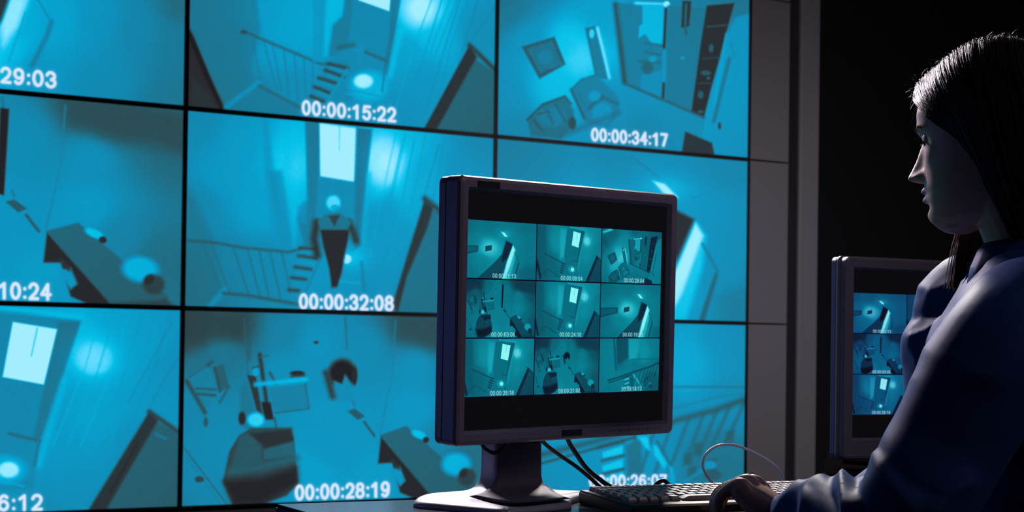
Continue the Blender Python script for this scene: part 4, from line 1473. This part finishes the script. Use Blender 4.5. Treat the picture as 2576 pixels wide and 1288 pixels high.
def cr(P, t):
    n = len(P) - 1
    t = min(max(t, 0), 1) * n
    i = min(int(t), n - 1)
    f = t - i
    p0, p1, p2, p3 = P[max(i - 1, 0)], P[i], P[i + 1], P[min(i + 2, n)]
    return .5 * (2 * p1 + (p2 - p0) * f + (2 * p0 - 5 * p1 + 4 * p2 - p3) * f * f + (3 * p1 - p0 - 3 * p2 + p3) * f ** 3)


def hair_surface(G, s, t):
    G = [[np.array(p) for p in r] for r in G] if not isinstance(G[0][0], np.ndarray) else G
    return cr([cr(r, t) for r in G], s)


bm = bmesh.new()
GN = {}
for side, G in (('L', GUIDE_L), ('R', GUIDE_R)):
    G = [[np.array(p) for p in r] for r in G]
    GN[side] = G
    ns, nt = 90, 44
    P = [[hair_surface(G, i / (ns - 1), j / (nt - 1)) for j in range(nt)] for i in range(ns)]
    P = np.array(P)
    du = np.gradient(P, axis=0)
    dv = np.gradient(P, axis=1)
    nrm = np.cross(du, dv)
    nrm /= np.linalg.norm(nrm, axis=2, keepdims=True) + 1e-9
    if side == 'L':
        if (nrm[40, 15] @ np.array([0, 1, 0])) < 0: nrm = -nrm
    elif (nrm[40, 15] @ np.array([0, -1, 0])) < 0:
        nrm = -nrm
    i_ = np.arange(ns)[:, None]
    j_ = np.arange(nt)[None, :]
    groove = (.0006 * np.sin(i_ * 1.9 + .06 * j_) + .0008 * np.sin(i_ * .73 + 1.3 + .1 * j_) + .0012 * np.sin(i_ * .31 + j_ * .16))
    fall = np.clip(j_ / 12, .15, 1)
    out = P + nrm * (groove * fall)[..., None]
    inn = P - nrm * .006
    vo = [[bm.verts.new(hp(*out[i, j])) for j in range(nt)] for i in range(ns)]
    vi = [[bm.verts.new(hp(*inn[i, j])) for j in range(nt)] for i in range(ns)]
    for i in range(ns - 1):
        for j in range(nt - 1):
            bm.faces.new((vo[i][j], vo[i + 1][j], vo[i + 1][j + 1], vo[i][j + 1]))
            bm.faces.new((vi[i][j], vi[i][j + 1], vi[i + 1][j + 1], vi[i + 1][j]))
    for j in range(nt - 1):
        bm.faces.new((vo[0][j], vo[0][j + 1], vi[0][j + 1], vi[0][j]))
        bm.faces.new((vo[-1][j], vi[-1][j], vi[-1][j + 1], vo[-1][j + 1]))
    for i in range(ns - 1):
        bm.faces.new((vo[i][0], vi[i][0], vi[i + 1][0], vo[i + 1][0]))
        bm.faces.new((vo[i][-1], vo[i + 1][-1], vi[i + 1][-1], vi[i][-1]))
hair = bm_obj('hair', bm, M['hair'], woman, True, True)

bm = bmesh.new()
for k in range(1500):
    side = 'L' if random.random() < .72 else 'R'
    G = GN[side]
    s = random.random() ** 1.0 * .93
    t0, t1 = random.uniform(0, .05), random.uniform(.35, 1.0)
    lift = abs(random.gauss(0, .0012)) + .0006
    js = random.uniform(-.012, .012)
    pts = []
    for q in range(12):
        t = t0 + (t1 - t0) * q / 11
        p = hair_surface(G, s + js * q / 11, t)
        o_ = np.array([0, .0, 1.0]) if t < .1 else np.array([.1, (1 if side == 'L' else -1), .15])
        pts.append(hp(*(p + o_ * lift)))
    add_tube(bm, pts, .00022, 3)
for k in range(420):     # short frizz along the parting
    s = random.random() * .75
    p = hair_surface(GN['L'], s, 0.0)
    d = np.array([random.gauss(.15, .5), random.gauss(0, .8), abs(random.gauss(.55, .35))])
    L = random.uniform(.004, .013)
    c = np.array([random.gauss(0, .5), random.gauss(0, .5), -.3])
    pts = [hp(*(p + d * L * q / 4 + c * L * (q / 4) ** 2)) for q in range(5)]
    add_tube(bm, pts, .00024, 3)
for k in range(26):      # fly-away hairs over the forehead
    p = np.array([.088, random.uniform(-.012, .012), .073])
    d = np.array([random.uniform(.3, 1.0), random.gauss(0, .4), random.uniform(-.5, .4)])
    L = random.uniform(.012, .034)
    c = np.array([-.2, random.gauss(0, .3), -random.uniform(0, .9)])
    pts = [hp(*(p + d * L * q / 6 + c * L * (q / 6) ** 2)) for q in range(7)]
    add_tube(bm, pts, .00022, 3)
o = bm_obj('loose_strands', bm, M['strand'], hair, False, False)
o['kind'] = 'stuff'
bm = bmesh.new()
for k in range(260):     # loose hair of the lock that hangs forward on the far side
    s = random.random() * .22
    t0 = random.uniform(.35, .6)
    jj = np.array([random.gauss(-.004, .008), random.gauss(0, .006), 0])
    pts = [hp(*(hair_surface(GN['R'], s, t0 + (1 - t0) * q / 9) + jj * (q / 9) ** 1.5 + np.array([.002, -.001, 0]))) for q in range(10)]
    add_tube(bm, pts, .00032, 3)
o = bm_obj('lock_strands', bm, M['brown_strand'], hair, False, False)
o['kind'] = 'stuff'

# ------------------------------------------------------------------ clothes
FOLDS = [  # line, ridge width in picture pixels, height in metres, 1 = near arm, 0 = far side
    ([(2172, 1140), (2118, 1176), (2136, 1288)], 14, .014, 1), ([(2176, 1150), (2150, 1200), (2175, 1288)], 12, -.006, 1),
    ([(2098, 1190), (2085, 1230), (2100, 1288)], 15, -.010, 1), ([(2094, 1196), (2034, 1228), (2030, 1288)], 15, .012, 1),
    ([(2030, 1222), (2005, 1250), (1996, 1288)], 14, -.006, 1), ([(2012, 1222), (1970, 1262), (1960, 1288)], 14, .009, 1),
    ([(2190, 1110), (2230, 1200), (2300, 1288)], 22, .007, 1), ([(2210, 1130), (2280, 1210), (2380, 1260)], 20, -.006, 1),
    ([(2345, 1288), (2380, 1250), (2430, 1215)], 18, .016, 1), ([(2330, 880), (2420, 930), (2520, 960)], 40, .004, 1),
    ([(2319, 724), (2345, 730), (2330, 770), (2283, 843), (2276, 900)], 14, .004, 0), ([(2350, 740), (2400, 715), (2430, 712)], 14, .008, 0),
    ([(2300, 850), (2335, 835), (2375, 805)], 13, .010, 0), ([(2300, 800), (2350, 780)], 20, -.010, 0), ([(2295, 870), (2312, 920)], 10, .005, 0)]
bm = bmesh.new()
rings = []
for z, d, w, fo in ((.60, .150, .200, -.068), (.66, .142, .190, -.064), (.74, .135, .180, -.052), (.82, .132, .180, -.036), (.90, .132, .190, -.016), (.97, .118, .188, -.012), (1.02, .096, .170, -.018), (1.055, .080, .130, -.024), (1.082, .070, .088, -.026), (1.092, .060, .070, -.026)):
    c = CH + _bF * fo
    c.z = z
    rings.append(ell_ring(c, _bF, _bL, d, w, 40, 2.4))
loft(bm, rings)
add_limb(bm, [SL - _bL * .035 + Vector((0, 0, -.01)), at(2505, 905, 1.77), SL.lerp(EL, .68) + Vector((-.004, 0, 0)), EL, EL.lerp(WL, .35), EL.lerp(WL, .75), WL - (WL - EL).normalized() * .004],
         [.074, .071, .064, .060, .056, .048, .037], 28, 60)
add_limb(bm, [SR + _bL * .035 + Vector((0, 0, -.01)), at(2455, 770, 2.13), at(2416, 860, 2.13), at(2405, 990, 2.11), ER, ER.lerp(WR, .5), WR - (WR - ER).normalized() * .01],
         [.076, .074, .072, .066, .060, .050, .038], 28, 60)
jacket = bm_obj('jacket', bm, M['jacket'], woman, True, True)
me = voxel(jacket, .0042, 6, .5)
# open the neck in a V and give the cut cloth a thickness
bm = bmesh.new()
bm.from_mesh(me)
kill = []
for f in bm.faces:
    r = f.calc_center_median() - CH
    l, fo, z = r.dot(_bL), r.dot(_bF), r.z
    if fo > -.02 and z > (.030 + max(0, l - .02) * 1.75 if l > .02 else .030 + (.02 - l) * .35) and l > -.075:
        kill.append(f)
bmesh.ops.delete(bm, geom=kill, context='FACES')
for _ in range(10):
    bmesh.ops.smooth_vert(bm, verts=[v for v in bm.verts if v.is_boundary], factor=.5, use_axis_x=True, use_axis_y=True, use_axis_z=True)
bm.to_mesh(me)
bm.free()
# folds: ridges (positive) and creases (negative) along short lines on the cloth
nv = len(me.vertices)
co = np.empty(nv * 3)
no = np.empty(nv * 3)
me.vertices.foreach_get('co', co)
me.vertices.foreach_get('normal', no)
co = co.reshape(-1, 3)
no = no.reshape(-1, 3)
disp = np.zeros(nv)


from mathutils import noise as mnoise
ax = np.array(SL - EL)
ax /= np.linalg.norm(ax)
fx = np.array(WL - EL)
fx /= np.linalg.norm(fx)
rel = co - np.array(EL)
s1 = rel @ ax                       # up the upper arm
s2 = rel @ fx                       # down the forearm
crook = np.exp(-(np.minimum(np.abs(s1), np.abs(s2)) / .09) ** 2) * (np.linalg.norm(rel, axis=1) < .24)
wr = np.empty(nv)
for i in range(nv):
    p = Vector(co[i])
    a = mnoise.noise(p * 9.0)
    b = mnoise.noise(Vector((p.x * 16, p.y * 9, p.z * 16)) + Vector((a, a, 5)))
    wr[i] = (1 - abs(b) * 2.4) * .5 + a * .7
disp += .0022 * wr
# the folds the photograph shows on the near sleeve and the chest: (x, y) lines in the picture, ridge width and height
camr = np.array([list(CAM_R), list(CAM_U), list(_fwd)])
qc = (co - np.array([0, 0, CAM_Z])) @ camr.T
PX, PYY = 1288 + F_PX * qc[:, 0] / qc[:, 2], PPY - F_PX * qc[:, 1] / qc[:, 2]
near = np.clip((1.97 - co[:, 1]) / .05, 0, 1)
far = np.clip((co[:, 1] - 1.99) / .05, 0, 1)
for line, w, amp, wh in FOLDS:
    d = np.full(nv, 1e9)
    for (x0, y0), (x1, y1) in zip(line, line[1:]):
        ex, ey = x1 - x0, y1 - y0
        t = np.clip(((PX - x0) * ex + (PYY - y0) * ey) / (ex * ex + ey * ey), 0, 1)
        d = np.minimum(d, np.hypot(PX - x0 - t * ex, PYY - y0 - t * ey))
    disp += amp * np.exp(-np.sqrt((d / w) ** 2 + .05)) * (near if wh else far)
co2 = co + no * disp[:, None]
me.vertices.foreach_set('co', co2.ravel())
me.update()
sm = jacket.modifiers.new('soften', 'SMOOTH')
sm.factor = .5
sm.iterations = 3
sd = jacket.modifiers.new('thickness', 'SOLIDIFY')
sd.thickness = .0035
sd.offset = -1

# collar: a folded band standing round the neck, open at the throat
bm = bmesh.new()
rows = []
for k in range(37):
    th = math.radians(-146 + 292 * k / 36)                # 0 = nape
    dirv = -_bF * math.cos(th) + _bL * math.sin(th)
    sx = .070 + .012 * (1 - math.cos(th)) * .5
    c = NB - _bF * .004 + Vector((0, 0, -.004)) + dirv * sx
    drop = .010 * (1 - math.cos(th))
    up = Vector((0, 0, 1))
    hgt = .042 + .004 * math.cos(th)
    ring = []
    for r_, z_ in ((.0, -.018), (-.004, hgt * .7), (-.002, hgt), (.004, hgt + .001), (.012, hgt * .75), (.022, hgt * .25), (.027, -.012), (.021, -.014), (.010, .0)):
        ring.append(c + dirv * r_ + up * (z_ - drop))
    rows.append(ring)
loft(bm, rows)
bm_obj('collar', bm, M['jacket'], jacket, True, False)
# dark shirt front in the open neck
bm = bmesh.new()
rings = []
for z, d, w, fo in ((.98, .09, .12, -.005), (1.02, .078, .11, -.004), (1.045, .066, .09, -.006), (1.070, .058, .065, -.014), (1.090, .056, .056, -.018)):
    c = CH + _bF * fo
    c.z = z
    rings.append(ell_ring(c, _bF, _bL, d, w, 24, 2.0))
loft(bm, rings)
bm_obj('shirt', bm, M['shirt'], woman, True, True)
# trousers and shoes, below the picture
bm = bmesh.new()
rings = []
for z, d, w, fo in ((.445, .11, .165, -.07), (.52, .128, .178, -.075), (.62, .12, .165, -.068)):
    c = CH + _bF * fo
    c.z = z
    rings.append(ell_ring(c, _bF, _bL, d, w, 28, 2.2))
loft(bm, rings)
shoes = []
for sgn in (1, -1):
    h0 = HIP + _bL * (sgn * .085) - Vector((0, 0, .01))
    kn = h0 + _bF * .40 + _bL * (sgn * .02) + Vector((0, 0, -.005))
    an = kn - _bF * .06
    an.z = .10
    add_limb(bm, [h0, h0.lerp(kn, .5), kn - _bF * .02, kn + Vector((0, 0, -.06)), kn.lerp(an, .5), an + Vector((0, 0, .01))], [.088, .080, .066, .064, .062, .056], 16, 40)
    shoes.append(an)
tro = bm_obj('trousers', bm, M['trousers'], woman, True, True)
voxel(tro, .008, 4)
for an in shoes:
    bm = bmesh.new()
    rings = []
    for f_, hw, h_ in ((-.055, .022, .06), (-.04, .034, .10), (.0, .037, .10), (.06, .040, .075), (.13, .044, .05), (.175, .034, .04), (.195, .014, .025)):
        c = Vector((an.x, an.y, 0)) + _bF * f_
        rings.append([c + _bL * (hw * math.cos(t)) + Vector((0, 0, max(.001, h_ / 2 + h_ / 2 * math.sin(t)))) for t in np.linspace(0, 2 * math.pi, 17)[:-1]])
    loft(bm, rings)
    bm_obj('shoe', bm, M['shoe'], woman, True, True)

# the stool she sits on
SC = Vector((HIP.x, HIP.y, 0))
stool = empty('stool', SC, math.atan2(_bF.y, _bF.x), label='black swivel stool under the seated woman', cat='stool')
bm = bmesh.new()
loft(bm, [[Vector((x * k, y * k, z)) for x, y in rounded_rect(.40, .40, .12, 6)] for k, z in ((.8, .345), (.97, .352), (1, .37), (.98, .396), (.85, .403))])
bm_obj('seat', bm, M['dark'], stool, True)
bm = bmesh.new()
add_tube(bm, [(0, 0, .07), (0, 0, .20), (0, 0, .345)], lambda s: .028 if s < .5 else .018, 14)
bm_obj('column', bm, M['dark'], stool, True)
for k in range(5):
    a = 2 * math.pi * k / 5 + .3
    bm = bmesh.new()
    add_tube(bm, [(.02 * math.cos(a), .02 * math.sin(a), .085), (.15 * math.cos(a), .15 * math.sin(a), .075), (.27 * math.cos(a), .27 * math.sin(a), .06)], lambda s: .018 - .006 * s, 8)
    leg = bm_obj('leg', bm, M['dark'], stool, True)
    bm = bmesh.new()
    bmesh.ops.create_cone(bm, cap_ends=True, segments=14, radius1=.026, radius2=.026, depth=.03, matrix=Matrix.Translation((.27 * math.cos(a), .27 * math.sin(a), .026)) @ Matrix.Rotation(a, 4, 'Z') @ Matrix.Rotation(math.pi / 2, 4, 'X'))
    bm_obj('caster', bm, M['dark'], leg, True)
